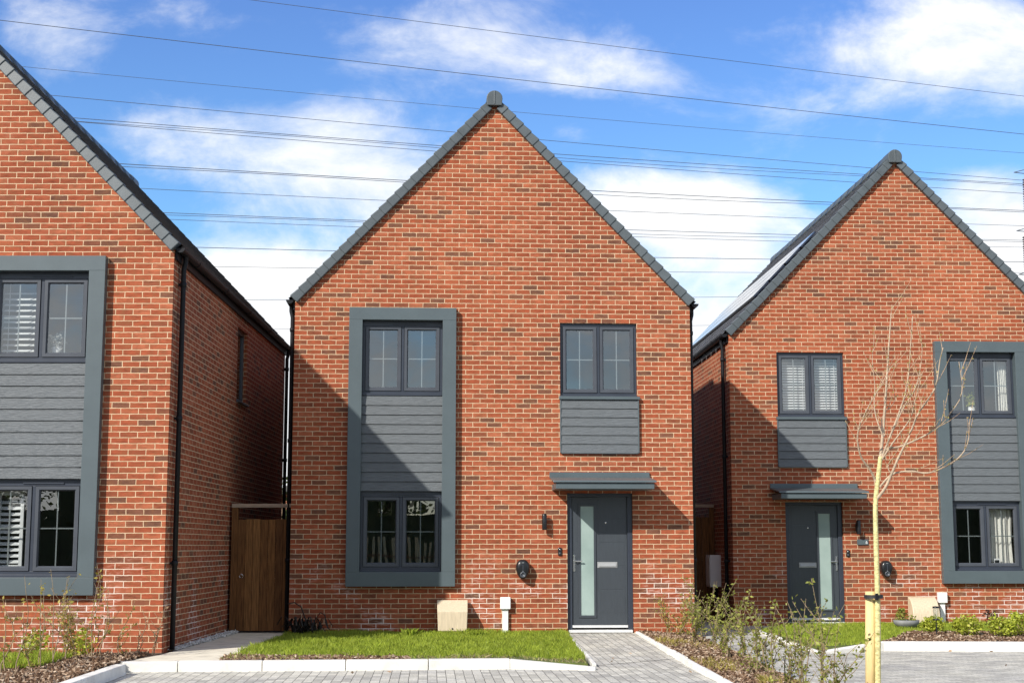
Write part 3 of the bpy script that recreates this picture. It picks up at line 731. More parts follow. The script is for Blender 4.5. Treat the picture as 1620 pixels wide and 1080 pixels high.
# kerbs: separate stones with open joints
m = MB()
def stones(a, b, ln, wd, zt, zb, gap=.008):
    a, b = Vector(a), Vector(b); L_ = (b-a).length; d = (b-a).normalized(); nn = Vector((d.y, -d.x, 0)); n = max(1, round(L_/ln))
    for i in range(n):
        p, q = a + d*(L_*i/n + gap/2), a + d*(L_*(i+1)/n - gap/2)
        if nn.y > 0: nn = -nn
        A = [p, p+nn*wd, q+nn*wd, q]
        zt0 = zt if not isinstance(zt, tuple) else zt[0]+(zt[1]-zt[0])*i/n; zt1 = zt if not isinstance(zt, tuple) else zt[0]+(zt[1]-zt[0])*(i+1)/n
        j = random.uniform(-.003, .003)
        m.hexa([(A[0].x,A[0].y,zb),(A[1].x,A[1].y,zb),(A[2].x,A[2].y,zb),(A[3].x,A[3].y,zb),(A[0].x,A[0].y,zt0+j),(A[1].x,A[1].y,zt0+j-.004),(A[2].x,A[2].y,zt1+j-.004),(A[3].x,A[3].y,zt1+j)])
stones(K0, K1, .985, .13, ZK, -.3)
stones(K1 + kd*.008, gp(944, 1054, ZD+.03), .9, .12, (ZK, ZD+.035), -.3)
m.hexa([(LK0.x,LK0.y,-.3),(LK0.x+.16,LK0.y-.05,-.3),(LK1.x+.16,LK1.y-.05,-.3),(LK1.x,LK1.y,-.3),(LK0.x,LK0.y,ZK),(LK0.x+.13,LK0.y-.03,ZK),(LK1.x+.13,LK1.y-.03,ZK),(LK1.x,LK1.y,ZK)])
LK2 = ext(LK0, LK1, 2.2); LKm = ext(LK0, LK1, 1.004)
m.hexa([(LKm.x,LKm.y,-.3),(LKm.x+.16,LKm.y-.05,-.3),(LK2.x+.16,LK2.y-.05,-.3),(LK2.x,LK2.y,-.3),(LKm.x,LKm.y,ZK),(LKm.x+.13,LKm.y-.03,ZK),(LK2.x+.13,LK2.y-.03,ZK),(LK2.x,LK2.y,ZK)])
RK0, RK1 = gp(1394, 1013, ZK-.02), gp(1800, 1014.5, ZK-.02)
stones(RK0, RK1, 3.6, .13, ZK-.02, -.3)
RKt = gp(1296, 1029, ZDR+.03)
stones(RKt, RK0 - (RK1-RK0).normalized()*.008, 1.2, .12, (ZDR+.035, ZK-.02), -.3)
fixn(struct('kerb', m, M['kerb'], .008))
# thin edgings along the paths
m = MB()
def edge(a, b, z0, z1, wd=.05, n=6):
    a, b = Vector(a), Vector(b); d = (b-a); d.z = 0; d.normalize(); nn = Vector((d.y, -d.x, 0))
    for i in range(n):
        p, q = ext(a, b, i/n), ext(a, b, (i+1)/n - .004)
        za, zb_ = z0+(z1-z0)*i/n, z0+(z1-z0)*(i+1)/n; j = random.uniform(-.006, .006); w2 = nn*random.uniform(-.012, .012)
        p, q = p+w2, q+w2; A = [p, p+nn*wd, q+nn*wd, q]
        m.hexa([(v.x,v.y,-.3) for v in A] + [(A[0].x,A[0].y,za+j),(A[1].x,A[1].y,za+j),(A[2].x,A[2].y,zb_+j),(A[3].x,A[3].y,zb_+j)])
edge(PE0, ext(PE0, PE1, .96), .02, ZD+.035)
edge(RE0, ext(RE0, RE1, 1.5), .02, ZD+.03, .05, 9)
edge(BE0, ext(BE0, BE1, 1.4), .0, ZDR+.03, .05, 9)
CE0, CE1 = gp(1203, 998, -.04), RKt
edge(CE0, CE1, -.02, ZDR+.03, .05, 5)
fixn(struct('path_edging', m, M['edging'], .006))
# slab path to the left gate
m = MB(); s0, s1 = gp(182, 1049, .01), gp(352, 1044, .01)
g0, g1 = Vector((-4.33, 22.6, .0)), Vector((-3.25, 22.6, .0))
nrow = 7; lft = [s0, gp(272, 1031, .0), g0]; rgt = [s1, gp(424, 1016, .0), g1]
def pl(P_, t):
    t *= 2; i = min(int(t), 1); return P_[i] + (P_[i+1]-P_[i])*(t-i)
for i in range(nrow):
    for k in range(2):
        ta, tb = i/nrow+.002, (i+1)/nrow-.002
        A, B, C_, D_ = pl(lft,ta), pl(rgt,ta), pl(rgt,tb), pl(lft,tb)
        f0, f1 = k/2+.003, (k+1)/2-.003
        slab(m, [A+(B-A)*f0, A+(B-A)*f1, D_+(C_-D_)*f1, D_+(C_-D_)*f0], -.05)
fixn(struct('slab_path', m, M['slab'], .006))
m = MB(); slab(m, [(s0.x,s0.y,-.012), (s1.x,s1.y,-.012), (-3.2,22.9,-.012), (-4.36,22.9,-.012), (-4.36,18.3,-.012)]); slab(m, [(-4.4,22.9,-.02),(-3.0,22.9,-.02),(-3.0,32,-.02),(-4.4,32,-.02)]); struct('bare_earth', m, M['soil'])
# middle lawn
lawnP = [K0.lerp(K1, .30)+Vector((0,.02,.0)), K1+Vector((0,.01,0)), gp(930, 1049, ZD+.05), Vector((PE0.x-.02, PE0.y, .0)), on(HM, 4.1, -.0, 0), on(HM, 0, -.0, 0), gp(424, 1016, .0)]
lawnP[0] = gp(346, 1043.6, ZK); 
for p in lawnP: p.z = min(p.z, .02)
m = MB(); slab(m, lawnP); struct('lawn', m, M['turf'])
# planting bed on the left, the right hand bed, right lawn and its bark strip
bedL = [LK0, LK2, Vector((-11, LK2.y, .0)), Vector((-11, 18.3, .0)), on(HL, W+.02, .02, 0)]
m = MB(); slab(m, [Vector((p.x, p.y, min(p.z, .01))) for p in bedL])
bedM = [RE0, ext(RE0,RE1,1.5), ext(BE0,BE1,1.4), BE0]
slab(m, [Vector((p.x, p.y, z)) for p, z in zip(bedM, (.0, ZD+.0, ZD+.0, -.02))])
slab(m, [BE0+Vector((0,0,-.01)), RE0+Vector((0,0,-.01)), on(HM, 5.4, .0, -.012), on(HM, W, .0, -.012)])
bedR = [RK0, RK1, gp(1800, 1000, -.03), gp(1440, 1001, -.03)]
slab(m, [Vector((p.x, p.y, min(p.z, -.02))) for p in bedR]); struct('planting_bed', m, M['soil'])
lawnR = [CE0, RKt, RK0, gp(1440, 1001, -.03), gp(1800, 1000, -.03), on(HR, 6.3, .0, 0), on(HR, 1.0, 0, 0)]
m = MB(); slab(m, [Vector((p.x, p.y, -.03 if p is not RKt else ZDR+.03)) for p in lawnR]); struct('lawn', m, M['turf'])
lawnL = [gp(-60, 1066, .02), gp(60, 1056, .02), gp(118, 1040, .02), gp(-60, 1037, .02)]
m = MB(); slab(m, lawnL); struct('lawn', m, M['turf'])
# right path and parking bay
m = MB(); slab(m, [BE0, ext(BE0,BE1,1.45)*1., Vector((5.5, 11, ZDR)), Vector((14, 11, ZDR)), Vector((14, RK1.y+.05, ZDR)), Vector((RK0.x, RK0.y, ZDR)), Vector((RKt.x, RKt.y+.05, ZDR)), CE0, on(HR, 1.0, .0, -.02), on(HR, -.2, .5, -.02), Vector((3.5, 27.2, -.03)), Vector((2.7, 27.2, -.03))])
struct('driveway', m, M['paver2'])
m = MB(); m.face([(-60,-40,-.20),(60,-40,-.20),(60,6,-.20),(-60,6,-.20)]); struct('road', m, simple('asphalt', (.055,.055,.058), .9, .2, 3, .3, 120))

# ------------------------------------------------------------------ scatter inside polygons
def inside(p, poly):
    c = False; n = len(poly)
    for i in range(n):
        a, b = poly[i], poly[(i+1)%n]
        if (a.y > p[1]) != (b.y > p[1]) and p[0] < (b.x-a.x)*(p[1]-a.y)/(b.y-a.y)+a.x: c = not c
    return c
def zfit(poly):                                   # plane through the polygon, least squares by hand on three corners
    def f(x, y):
        w = [(1/((p.x-x)**2+(p.y-y)**2+.02), p.z) for p in poly]; s = sum(a for a, _ in w); return sum(a*z for a, z in w)/s
    return f
def scatter(poly, n):
    xs = [p.x for p in poly]; ys = [p.y for p in poly]; out = []
    while len(out) < n:
        p = (random.uniform(min(xs), max(xs)), random.uniform(min(ys), max(ys)))
        if inside(p, poly): out.append(p)
    return out
def blades(name, poly, n, h, mat, lean=.4, zof=0., patch=None):
    m = MB(); zf = zfit(poly)
    for x, y in scatter(poly, n):
        if patch and not patch(x, y): continue
        z = zf(x, y)+zof; a = random.uniform(0, 6.28); hh = h*random.uniform(.45, 1.25)*(1 + .32*math.sin(x*3.1+y*1.3)*math.sin(y*2.3-x*.9) + .15*math.sin(x*11+y*7)); w = random.uniform(.0035, .007)
        dx, dy = math.cos(a)*w, math.sin(a)*w; l = hh*lean*random.uniform(.1, 1.6); b = random.uniform(0, 6.28)
        mx_, my_ = math.cos(b)*l, math.sin(b)*l
        m.face([(x-dx,y-dy,z), (x+dx,y+dy,z), (x+dx*.6+mx_*.4,y+dy*.6+my_*.4,z+hh*.6), (x+mx_,y+my_,z+hh), (x-dx*.6+mx_*.4,y-dy*.6+my_*.4,z+hh*.6)])
    o = m.build(name, mat); return tag(o, kind='stuff')
def tagstuff(o, label, cat): return tag(o, label, cat, kind='stuff')
cl = [Vector((p.x, p.y, p.z)) for p in lawnP]
kerbd = lambda x, y: (Vector((x, y, 0)) - Vector((K0.x, K0.y, 0))).dot(-kn)
strip = lambda x: .42 + .95*max(0., min(1., (K1.x-1.2-x)/2.6))
tagstuff(blades('lawn_grass', cl, 52000, .065, M['grass'], .5, 0, lambda x, y: kerbd(x, y) > strip(x)*(.6+.5*random.random()) or random.random() < .06), 'bright mown grass in front of the middle house', 'grass')
tagstuff(blades('dry_grass', cl, 16000, .045, M['drygrass'], 1.6, 0, lambda x, y: kerbd(x, y) < strip(x)*1.25*random.random()), 'dry straw coloured grass along the kerb of the middle lawn', 'grass')
tagstuff(blades('lawn_grass', [Vector((p.x,p.y,-.03)) for p in lawnR], 26000, .045, M['grass'], .5), 'grass strip in front of the right house', 'grass')
tagstuff(blades('lawn_grass', lawnL, 9000, .09, M['grass'], .5), 'grass patch under the left house window', 'grass')
def chips(name, poly, n, s, mat, z0=0., lift=.03):
    m = MB(); zf = zfit(poly)
    for x, y in scatter(poly, n):
        z = zf(x, y)+z0+random.uniform(0, lift); a = Vector((random.gauss(0,1), random.gauss(0,1), random.gauss(0,.45))).normalized()*s*random.uniform(.5, 1.5)
        b = a.cross(Vector((random.gauss(0,.5), random.gauss(0,.5), 1))).normalized()*s*random.uniform(.2, .5); c = a.cross(b).normalized()*.006
        p = Vector((x, y, z)); m.hexa([p-a-b-c, p+a-b-c, p+a+b-c, p-a+b-c, p-a*.8-b+c, p+a-b*.7+c, p+a*.8+b+c, p-a+b*.8+c])
    return tag(m.build(name, mat), kind='stuff')
visL = [LK0, gp(60, 1092, 0), gp(-40, 1092, 0), gp(-40, 1058, 0), gp(70, 1055, 0), gp(120, 1036, 0), gp(240, 1034, 0)]
sP = [lawnP[0], lawnP[1].lerp(lawnP[0], .35), lawnP[1].lerp(lawnP[0], .35)-kn*.35, lawnP[0]-kn*.75]
tagstuff(chips('dry_litter', [Vector((p.x, p.y, .02)) for p in sP], 1500, .022, M['mulch'], 0, .02), 'brown litter along the kerb edge of the middle lawn', 'litter')
tagstuff(chips('bark_mulch', visL, 5200, .028, M['mulch'], .0), 'brown bark chips in the left bed', 'bark chips')
bM = [Vector((p.x, p.y, z)) for p, z in zip(bedM, (.0, ZD, ZD, -.02))]
tagstuff(chips('bark_mulch', bM, 8500, .026, M['mulch']), 'brown bark chips in the bed between the two paths', 'bark chips')
tagstuff(blades('weedy_grass', bM, 5000, .07, M['leafyoung'], .9, 0, lambda x, y: math.sin(x*5+y*1.7)+math.sin(y*2.3) > .3), 'weedy tufts among the bark chips between the two paths', 'weeds')
tagstuff(chips('bark_mulch', [Vector((p.x,p.y,-.02)) for p in bedR], 4200, .026, M['mulch']), 'brown bark chips along the right kerb', 'bark chips')
grv = [Vector((-4.36,18.6,0)), Vector((-4.36,22.5,0)), Vector((-4.18,22.5,0)), Vector((-4.26,18.6,0))]
tagstuff(chips('white_gravel', grv, 900, .022, M['pebble'], .01, .02), 'white gravel along the foot of the left house side wall', 'gravel')
# stray leaves on the paving
m = MB()
for (px, py) in ((838,941),(940,1016),(1003,1029),(994,1034),(973,1041),(965,1046),(1095,1062),(998,1020),(880,1066),(560,1063),(620,1062),(1565,1030),(1500,1029),(1590,1052),(1440,1029)):
    p = gp(px, py, ZD+.01)
    if py < 1000: continue
    leaf(m, p, .06, Vector((random.uniform(-1,1), random.uniform(-1,1), .15)).normalized())
tagstuff(m.build('fallen_leaves', M['twig']), 'a few stray brown leaves on the block paving', 'leaves')

# ------------------------------------------------------------------ side gates
def gate(x0, x1, Y, z, label, rail):
    r = empty('side_gate', ((x0+x1)/2, Y, z), 0, label, 'gate', 'timber side gates'); w = (x1-x0)/2
    for s in (-1, 1):
        m = MB(); xx = s*(w-.05); m.box(xx-.05, xx+.05, -.05, .05, 0, rail-.06); m.build('post', M['timber'], r, .006)
    m = MB(); m.box(-w, w, -.06, .06, rail-.06, rail); m.build('top_rail', M['palerail'], r, .005)
    m = MB(); n = 7; b = 2*(w-.10)/n
    for i in range(n):
        a = -w+.10+i*b; zz = rail-.24+random.uniform(-.006, .006); m.box(a+.002, a+b-.002, -.035+random.uniform(-.003,.003), -.012, .03, zz)
    for zz in (.25, .95, 1.5): m.box(-w+.1, w-.1, -.012, .03, zz, zz+.09)
    m.build('boards', M['timber'], r, .003)
    m = MB(); m.lathe([(.028, -.004), (.034, 0), (.028, .004), (.022, 0), (.028, -.004)], (-w+.17, -.048, .86), 16, 'y'); m.box(-w+.162, -w+.178, -.046, -.034, .875, .905); m.build('ring_latch', M['chrome'], r)
gate(-4.35, -3.33, 22.55, 0., 'brown timber side gate between the left house and the middle house', 1.97)
gate(2.66, 3.80, 27.3, -.03, 'shaded timber side gate between the middle house and the right house', 2.13)

# ------------------------------------------------------------------ plants
def shrub(p, h, n, label, lm, group, spread=.18, leaves=60, ls=.045, cat='shrub', lo=.15):
    r = empty('garden_shrub', p, random.uniform(0, 6.28), label, cat, group)
    st = MB(); lv = MB(); leaves = int(leaves*1.25)
    for i in range(n):
        a = random.uniform(0, 6.28); sp = spread*random.uniform(.3, 1.1); hh = h*random.uniform(.55, 1.05) if i else h
        pts = []; kx, ky = random.uniform(-.07, .07), random.uniform(-.06, .06); sp *= 1.35
        for k in range(7):
            t = k/6; pts.append(Vector((math.cos(a)*sp*t*t + kx*math.sin(t*7+i) + .01*i*math.cos(a), math.sin(a)*sp*t*t + ky*math.cos(t*6), -.03 + (hh+.03)*t)))
        st.tube(pts, [.0075*(1-t/8.2) for t in range(7)], 5)
        for k in range(random.randint(2, 4)):
            t = random.uniform(.3, .8); j = int(t*6); b = pts[j]; aa = random.uniform(0, 6.28); ln = h*random.uniform(.12, .30)
            q = b + Vector((math.cos(aa)*ln*.7, math.sin(aa)*ln*.7, ln*.75)); mm = b.lerp(q, .5)+Vector((0,0,-.02))
            st.tube([b, mm, q], [.004, .003, .0018], 4)
            for _ in range(int(leaves*.10)):
                u = random.random(); leaf(lv, b.lerp(q, u)+Vector([random.gauss(0,.012) for _ in range(3)]), ls*random.uniform(.5, 1.2))
        for _ in range(int(leaves*.6)):
            t = random.uniform(lo, 1.); f = t*6; j = min(int(f), 5); b = pts[j].lerp(pts[j+1], f-j)
            leaf(lv, b+Vector([random.gauss(0,.016) for _ in range(3)]), ls*random.uniform(.5, 1.2))
    st.build('stems', M['stem'], r)
    if lv.f: lv.build('foliage', lm, r)
    return r
ordn = ['first','second','third','fourth','fifth','sixth','seventh','eighth','ninth','tenth','eleventh','twelfth','thirteenth','fourteenth','fifteenth','sixteenth']
bush = [(1058,1003,.62,4,'y',.16,46), (1078,1006,.66,5,'y',.18,56), (1100,1017,.95,5,'l',.2,70), (1112,1012,.7,4,'l',.22,60), (1128,1031,.92,5,'l',.24,70), (1146,1026,.62,4,'l',.26,66),
        (1152,1047,.78,5,'l',.22,56), (1176,1046,.85,5,'l',.24,60), (1190,1070,.80,4,'l',.22,56), (1206,1066,.86,5,'l',.3,60), (1222,1098,.88,4,'l',.24,50), (1250,1096,.86,5,'l',.26,46), (1272,1116,.92,5,'l',.24,50), (1302,1120,1.12,4,'l',.18,46), (1318,1128,.8,5,'l',.26,50)]
for i, (px, py, h, n, k, sp, lvs) in enumerate(bush):
    z = -.0 if py < 1030 else ZD
    shrub(gp(px, py, z), h, n, f'thin stemmed leafy shrub in the bark bed between the paths, {ordn[i]} from the brick wall', M['leafyoung' if k == 'y' else 'leaf'], 'leafy shrubs between the two paths', sp, lvs)
lb = [(10,1066,.80,2,26), (30,1069,1.0,1,16), (44,1062,.62,2,34), (63,1057,.95,2,24), (84,1052,1.05,2,26), (98,1046,1.0,3,30), (118,1046,.72,4,56), (142,1041,1.08,3,34), (160,1038,.8,2,20), (188,1039,.66,2,24), (222,1036,.55,2,10), (243,1034,.62,2,10)]
for i, (px, py, h, n, lvs) in enumerate(lb):
    shrub(gp(px, py, .01), h, n, f'slender young shrub below the left house window, {ordn[i]} from the left', M['leafyoung'] if i < 10 else M['twig'], 'slender young shrubs in the left bed', .16, lvs, .05)
for i, (px, py, nm) in enumerate(((56, 1040, 'left'), (128, 1038, 'right'))):
    r = empty('leafy_clump', gp(px, py, .01), 0, f'low bright leafy clump among the left bed shrubs, the {nm} one of two', 'plant', 'low leafy clumps in the left bed')
    m = MB(); leafball(m, (0,0,.16), .17, 260, .055, 1.); m.build('foliage', M['leafbright'], r)
    m = MB()
    for k in range(6): m.tube([(0,0,-.02), (random.uniform(-.1,.1), random.uniform(-.1,.1), .2)], .004, 5)
    m.build('stems', M['stem'], r)
# round bright clumps by the right kerb
for px, py, rad, lab in ((1478,1001,.22,'bright yellow green clump beside the solar stake light'), (1531,1006,.27,'round bright yellow green clump in the middle of the right bark strip'), (1588,1008,.24,'bright yellow green clump near the right edge, left of the last one'), (1622,1006,.28,'bright yellow green clump cut by the right edge of the view')):
    r = empty('ground_clump', gp(px, py, -.02), 0, lab, 'plant', 'bright clumps in the right bark strip')
    m = MB(); leafball(m, (0,0,rad*.6), rad*.8, 520, .05, .8)
    for k in range(14):
        a = random.uniform(0, 6.28); leafball(m, (math.cos(a)*rad*.6, math.sin(a)*rad*.6, rad*random.uniform(.4, 1.1)), .07, 30, .05)
    m.build('foliage', M['leafbright'], r)
    m = MB()
    for k in range(7):
        a = random.uniform(0, 6.28); m.tube([(0,0,-.02), (math.cos(a)*rad*.6, math.sin(a)*rad*.6, rad*.7)], .005, 5)
    m.build('stems', M['stem'], r)
r = empty('dark_shrub', gp(1570, 995, -.03), 0, 'small dark reddish shrub against the right house wall', 'plant')
m = MB(); leafball(m, (0,0,.16), .13, 90, .05, 1.2); leafball(m, (-.06,0,.28), .06, 30, .045, 1.); m.build('foliage', M['strap'], r)
m = MB()
for k in range(5): m.tube([(0,0,-.02), (random.uniform(-.08,.08), random.uniform(-.06,.06), .27)], .005, 5)
m.build('stems', M['stem'], r)
# withered strap-leaved plant by the middle house's corner
r = empty('withered_plant', gp(488, 1004, .0), 0, 'withered black strap-leaved plant at the foot of the middle house corner', 'plant')
m = MB()
for k in range(90):
    a = random.uniform(0, 6.28); ln = random.uniform(.12, .34); hh = random.uniform(.08, .30); x0, y0 = random.uniform(-.26, .20), random.uniform(-.12, .10); w = random.uniform(.006, .013)
    pts = [Vector((x0 + math.cos(a)*ln*t, y0 + math.sin(a)*ln*.5*t, hh*math.sin(t*2.6))) for t in (0, .25, .5, .75, 1.)]
    s = Vector((-math.sin(a), math.cos(a), 0))*w
    for p, q in zip(pts, pts[1:]): m.face([p-s, p+s, q+s, q-s])
m.build('leaves', M['strap'], r)
m = MB()
m.tube([(-.32, .02, .46), (-.22, 0, .48), (-.12, 0, .42), (-.06, 0, .26), (.0, 0, .10)], .010, 6); m.tube([(.04, 0, .02), (.09, 0, .22), (.17, 0, .33), (.24, 0, .30), (.29, 0, .10)], .009, 6)
m.build('stalks', M['strap'], r)
# grass tufts by the wall
for px, py, hh, lab in ((649, 1008, .13, 'tall pale grass tuft at the wall left of the cream meter box'), (757, 1005, .08, 'small grass tuft at the wall right of the cream meter box')):
    m = MB()
    for k in range(120):
        a = random.uniform(0, 6.28); ln = hh*random.uniform(.2, 1.); h2 = hh*random.uniform(.5, 1.2); x0, y0 = random.gauss(0, .05), random.gauss(0, .03); w = .005
        s = Vector((-math.sin(a), math.cos(a), 0))*w; p = Vector((x0, y0, -.01)); q = p+Vector((math.cos(a)*ln*.4, math.sin(a)*ln*.4, h2*.7)); t = p+Vector((math.cos(a)*ln, math.sin(a)*ln, h2))
        m.face([p-s, p+s, q+s*.7, t, q-s*.7])
    o = m.build('grass_tuft', M['grass']); o.location = gp(px, py, .02); tag(o, lab, 'grass tuft', 'grass tufts at the middle wall')
# plant bowl
r = empty('plant_bowl', gp(1434, 993, -.03), 0, 'round grey bowl of green plants standing on the right lawn', 'planter')
m = MB(); m.lathe([(0, 0), (.12, 0), (.20, .07), (.215, .135), (.20, .135), (.18, .10), (0, .10)], (0,0,0), 24); m.build('bowl', M['bowl'], r)
m = MB(); leafball(m, (-.07,0,.20), .11, 170, .05, 1.1); leafball(m, (.1,0,.15), .08, 60, .045, .7); leafball(m, (-.08, 0, .30), .05, 40, .05); m.build('foliage', M['leaf'], r)
# solar stake light
r = empty('stake_light', gp(1482, 1006, -.03), 0, 'slim dark stake light with clear lantern in the right bark strip', 'garden light')
m = MB(); m.tube([(0,0,-.05), (0,0,.24)], .009, 8); m.build('stake', M['black'], r)
m = MB(); m.lathe([(0, .24), (.06, .24), (.055, .255), (.035, .26)], (0,0,0), 14); m.lathe([(0, .42), (.05, .42), (.045, .445), (0, .45)], (0,0,0), 14); m.build('caps', M['black'], r)
m = MB(); m.lathe([(.036, .26), (.042, .42)], (0,0,0), 14); m.build('lantern_glass', M['glass'], r)

# ------------------------------------------------------------------ the young tree, its stake and tie
YT = 13.0
tb = ay(1389, 1110, YT); tb.z = ZDR
tree = empty('young_tree', tb, 0, 'bare young tree with yellow bark standing in front of the right house', 'tree')
def T(px, py, dy=0.): return ay(px, py, YT+dy) - tb
def path(mb, pts, r0, r1, n=8):
    P_ = [T(*p) for p in pts]
    out = []
    for i in range(len(P_)-1):                          # smooth the polyline
        p0, p1, p2, p3 = P_[max(i-1,0)], P_[i], P_[i+1], P_[min(i+2, len(P_)-1)]
        for k in range(4):
            t = k/4; out.append(.5*((2*p1) + (p2-p0)*t + (2*p0-5*p1+4*p2-p3)*t*t + (3*p1-p0-3*p2+p3)*t**3))
    out.append(P_[-1]); L_ = len(out)-1
    mb.tube(out, [r0+(r1-r0)*(i/L_)**.8 for i in range(L_+1)], n)
    return out
m = MB()
trunk = path(m, [(1390,1125),(1389,1080),(1389,1000),(1388,930),(1386,860),(1385,800),(1388,765),(1391,740),(1393,722)], .0285, .019, 12)
for k in (11, 17, 22, 27):
    c = trunk[k]; m.lathe([(.018, -.03), (.0285-.0003*k, -.008), (.0285-.0003*k, .006), (.018, .03)], tuple(c), 12)
m.build('trunk', M['bark'], tree)
limbs = [
 [(1391,742),(1394,712),(1398,668),(1402,610),(1405,565),(1409,505),(1411,482)],
 [(1391,738),(1398,716),(1412,680),(1424,648),(1432,622),(1438,585),(1441,540),(1444,500)],
 [(1385,760),(1376,742),(1362,722),(1357,700),(1358,680),(1368,655),(1380,632),(1392,612),(1410,580)],
 [(1386,790),(1400,772),(1411,748),(1422,722),(1438,690),(1452,655),(1468,632),(1481,608),(1487,570),(1492,550)],
 [(1392,770),(1404,756),(1416,748),(1440,745),(1466,748),(1486,742),(1508,731),(1526,712),(1533,690),(1533,668)],
 [(1398,712),(1410,708),(1424,706),(1444,698),(1468,686),(1488,672),(1502,655),(1518,632),(1522,610),(1517,572)],
 [(1393,730),(1410,704),(1420,690),(1440,662),(1446,640),(1452,616),(1458,590)],
 [(1397,690),(1386,660),(1383,636),(1384,610),(1380,570),(1382,548)],
 [(1404,700),(1420,664),(1432,640),(1444,622),(1453,598),(1458,566),(1459,545)],
 [(1414,748),(1407,745),(1405,735),(1412,726),(1420,724)],
 [(1400,690),(1394,675),(1398,655),(1412,640),(1420,624)],
]
rads = [(.0195,.003),(.015,.004),(.014,.003),(.019,.004),(.014,.003),(.014,.003),(.012,.003),(.009,.002),(.010,.002),(.008,.003),(.007,.002)]
m = MB(); ends = []
for i, (pts, (a, b)) in enumerate(zip(limbs, rads)):
    dep = random.uniform(-.5, .5); P3 = [(x, y, dep*k/(len(pts)-1)) for k, (x, y) in enumerate(pts)]
    ends.append(path(m, P3, a*(1. if i == 0 else .82), b*.95, 7))
m.build('limbs', M['limb'], tree)
tw = MB(); bd = MB()
for e in ends:
    for k in range(max(3, len(e)//4)):
        j = random.randint(len(e)//3, len(e)-1); b = e[j]; d = (e[j]-e[j-1]).normalized()
        q = b + (d*.6 + Vector((random.uniform(-.6,.6), random.uniform(-.6,.6), random.uniform(.1,.7))))*random.uniform(.12, .34)
        tw.tube([b, b.lerp(q, .5)+Vector((0,0,-.01)), q], [.0035, .0026, .0015], 5)
        for _ in range(5): leaf(bd, b.lerp(q, random.random()), .022)
    for _ in range(7): leaf(bd, e[random.randint(len(e)//2, len(e)-1)], .026)
tag(tw.build('twigs', M['twig'], tree), kind='stuff'); tag(bd.build('buds', M['leafyoung'], tree), kind='stuff')
sb = ay(1376, 1110, YT+.05); sb.z = ZDR
r = empty('tree_stake', sb, 0, 'half-round pale timber stake beside the young tree trunk', 'stake')
st = ay(1377, 935, YT+.05) - sb
m = MB(); n = 14; prof = [(.046*math.cos(2*math.pi*j/n), .046*math.sin(2*math.pi*j/n)) for j in range(n)]
m.prism(prof, lambda a, b, t: (a + st.x*t, b, -.15 + (st.z+.15)*t), 0, 1, True); m.build('post', M['stake'], r)
m = MB()
for _ in range(30): leaf(m, Vector((random.uniform(-.04,.03), -.05, random.uniform(.1, .9))), .035)
tie = ay(1382, 943, YT+.025)
r = empty('tree_tie', tie, 0, 'black rubber tie strapping the young trunk to its stake', 'tree tie')
m = MB()
loop = []
for j in range(33):
    a = 2*math.pi*j/32; loop.append((.078*math.cos(a)+.0, .078*math.sin(a)+.0, 0))
for p, q in zip(loop, loop[1:]): m.hexa([(p[0],p[1],-.016),(q[0],q[1],-.016),(q[0]*1.06,q[1]*1.06,-.016),(p[0]*1.06,p[1]*1.06,-.016),(p[0],p[1],.016),(q[0],q[1],.016),(q[0]*1.06,q[1]*1.06,.016),(p[0]*1.06,p[1]*1.06,.016)])
m.build('strap', M['rubber'], r)
m = MB(); m.box(-.006, .022, -.088, -.070, -.03, .03); m.build('buckle', M['black'], r, .003)

# ------------------------------------------------------------------ power lines and the pylon that carries them
YL, YR = 90., 115.
cables = [(-56, 1620, 148, .030, 1), (28, 1620, 208, .036, 1), (97, 1620, 242, .022, 0), (139, 1620, 281, .030, 1), (172, 1620, 291, .034, 2), (177, 1620, 306, .030, 0), (242, 1620, 333, .040, 2),
          (281, 1620, 357, .028, 0), (320, 1620, 380, .034, 2), (330, 1620, 391, .026, 0), (377, 1620, 414, .036, 0), (410, 1620, 431, .026, 0), (468, 1620, 462, .026, 0), (516, 1620, 505, .024, 0)]
names_ = ['topmost', 'second', 'third', 'fourth', 'fifth', 'sixth', 'seventh', 'eighth', 'ninth', 'tenth', 'eleventh', 'twelfth', 'thirteenth', 'lowest']
for i, (yl, xr, yr, rad, tw2) in enumerate(cables):
    a, b = ay(0, yl, YL), ay(xr, yr, YR); m = MB()
    d = b-a; A = a - d*.25
    B = b + d*(.012 if tw2 != 1 else .35); pts = []
    for k in range(41):
        t = k/40; p = A.lerp(B, t); p.z -= .35*(1-(2*t-1)**2); pts.append(p)
    m.tube(pts, rad*.62, 6)
    if tw2 == 2: m.tube([p+Vector((0,0,-.20-.10*math.sin(j*.3))) for j, p in enumerate(pts)], rad*.5, 6)
    tag(m.build('power_line', M['cable']), f'dark overhead power line crossing the sky, {names_[i]} counting downwards', 'power line', 'overhead power lines')
pb = ay(1712, 860, 116.); pb.z = -.3
r = empty('pylon', pb, .34, 'steel lattice pylon at the right edge with hanging insulators', 'pylon')
m = MB()
for sx in (-1, 1):
    for sy in (-1, 1): m.tube([(sx*2.6, sy*2.6, 0), (sx*.7, sy*.7, 38)], .10, 6)
for k in range(12):
    h0, h1 = k*3.1, (k+1)*3.1; w0, w1 = 2.6-1.9*h0/38, 2.6-1.9*h1/38
    for sy in (-1, 1):
        m.tube([(-w0, sy*w0, h0), (w1, sy*w1, h1)], .05, 5); m.tube([(w0, sy*w0, h0), (-w1, sy*w1, h1)], .05, 5)
        m.tube([(sy*w0, -w0, h0), (sy*w1, w1, h1)], .05, 5); m.tube([(sy*w0, w0, h0), (sy*w1, -w1, h1)], .05, 5)
m.build('tower', M['steel'], r)
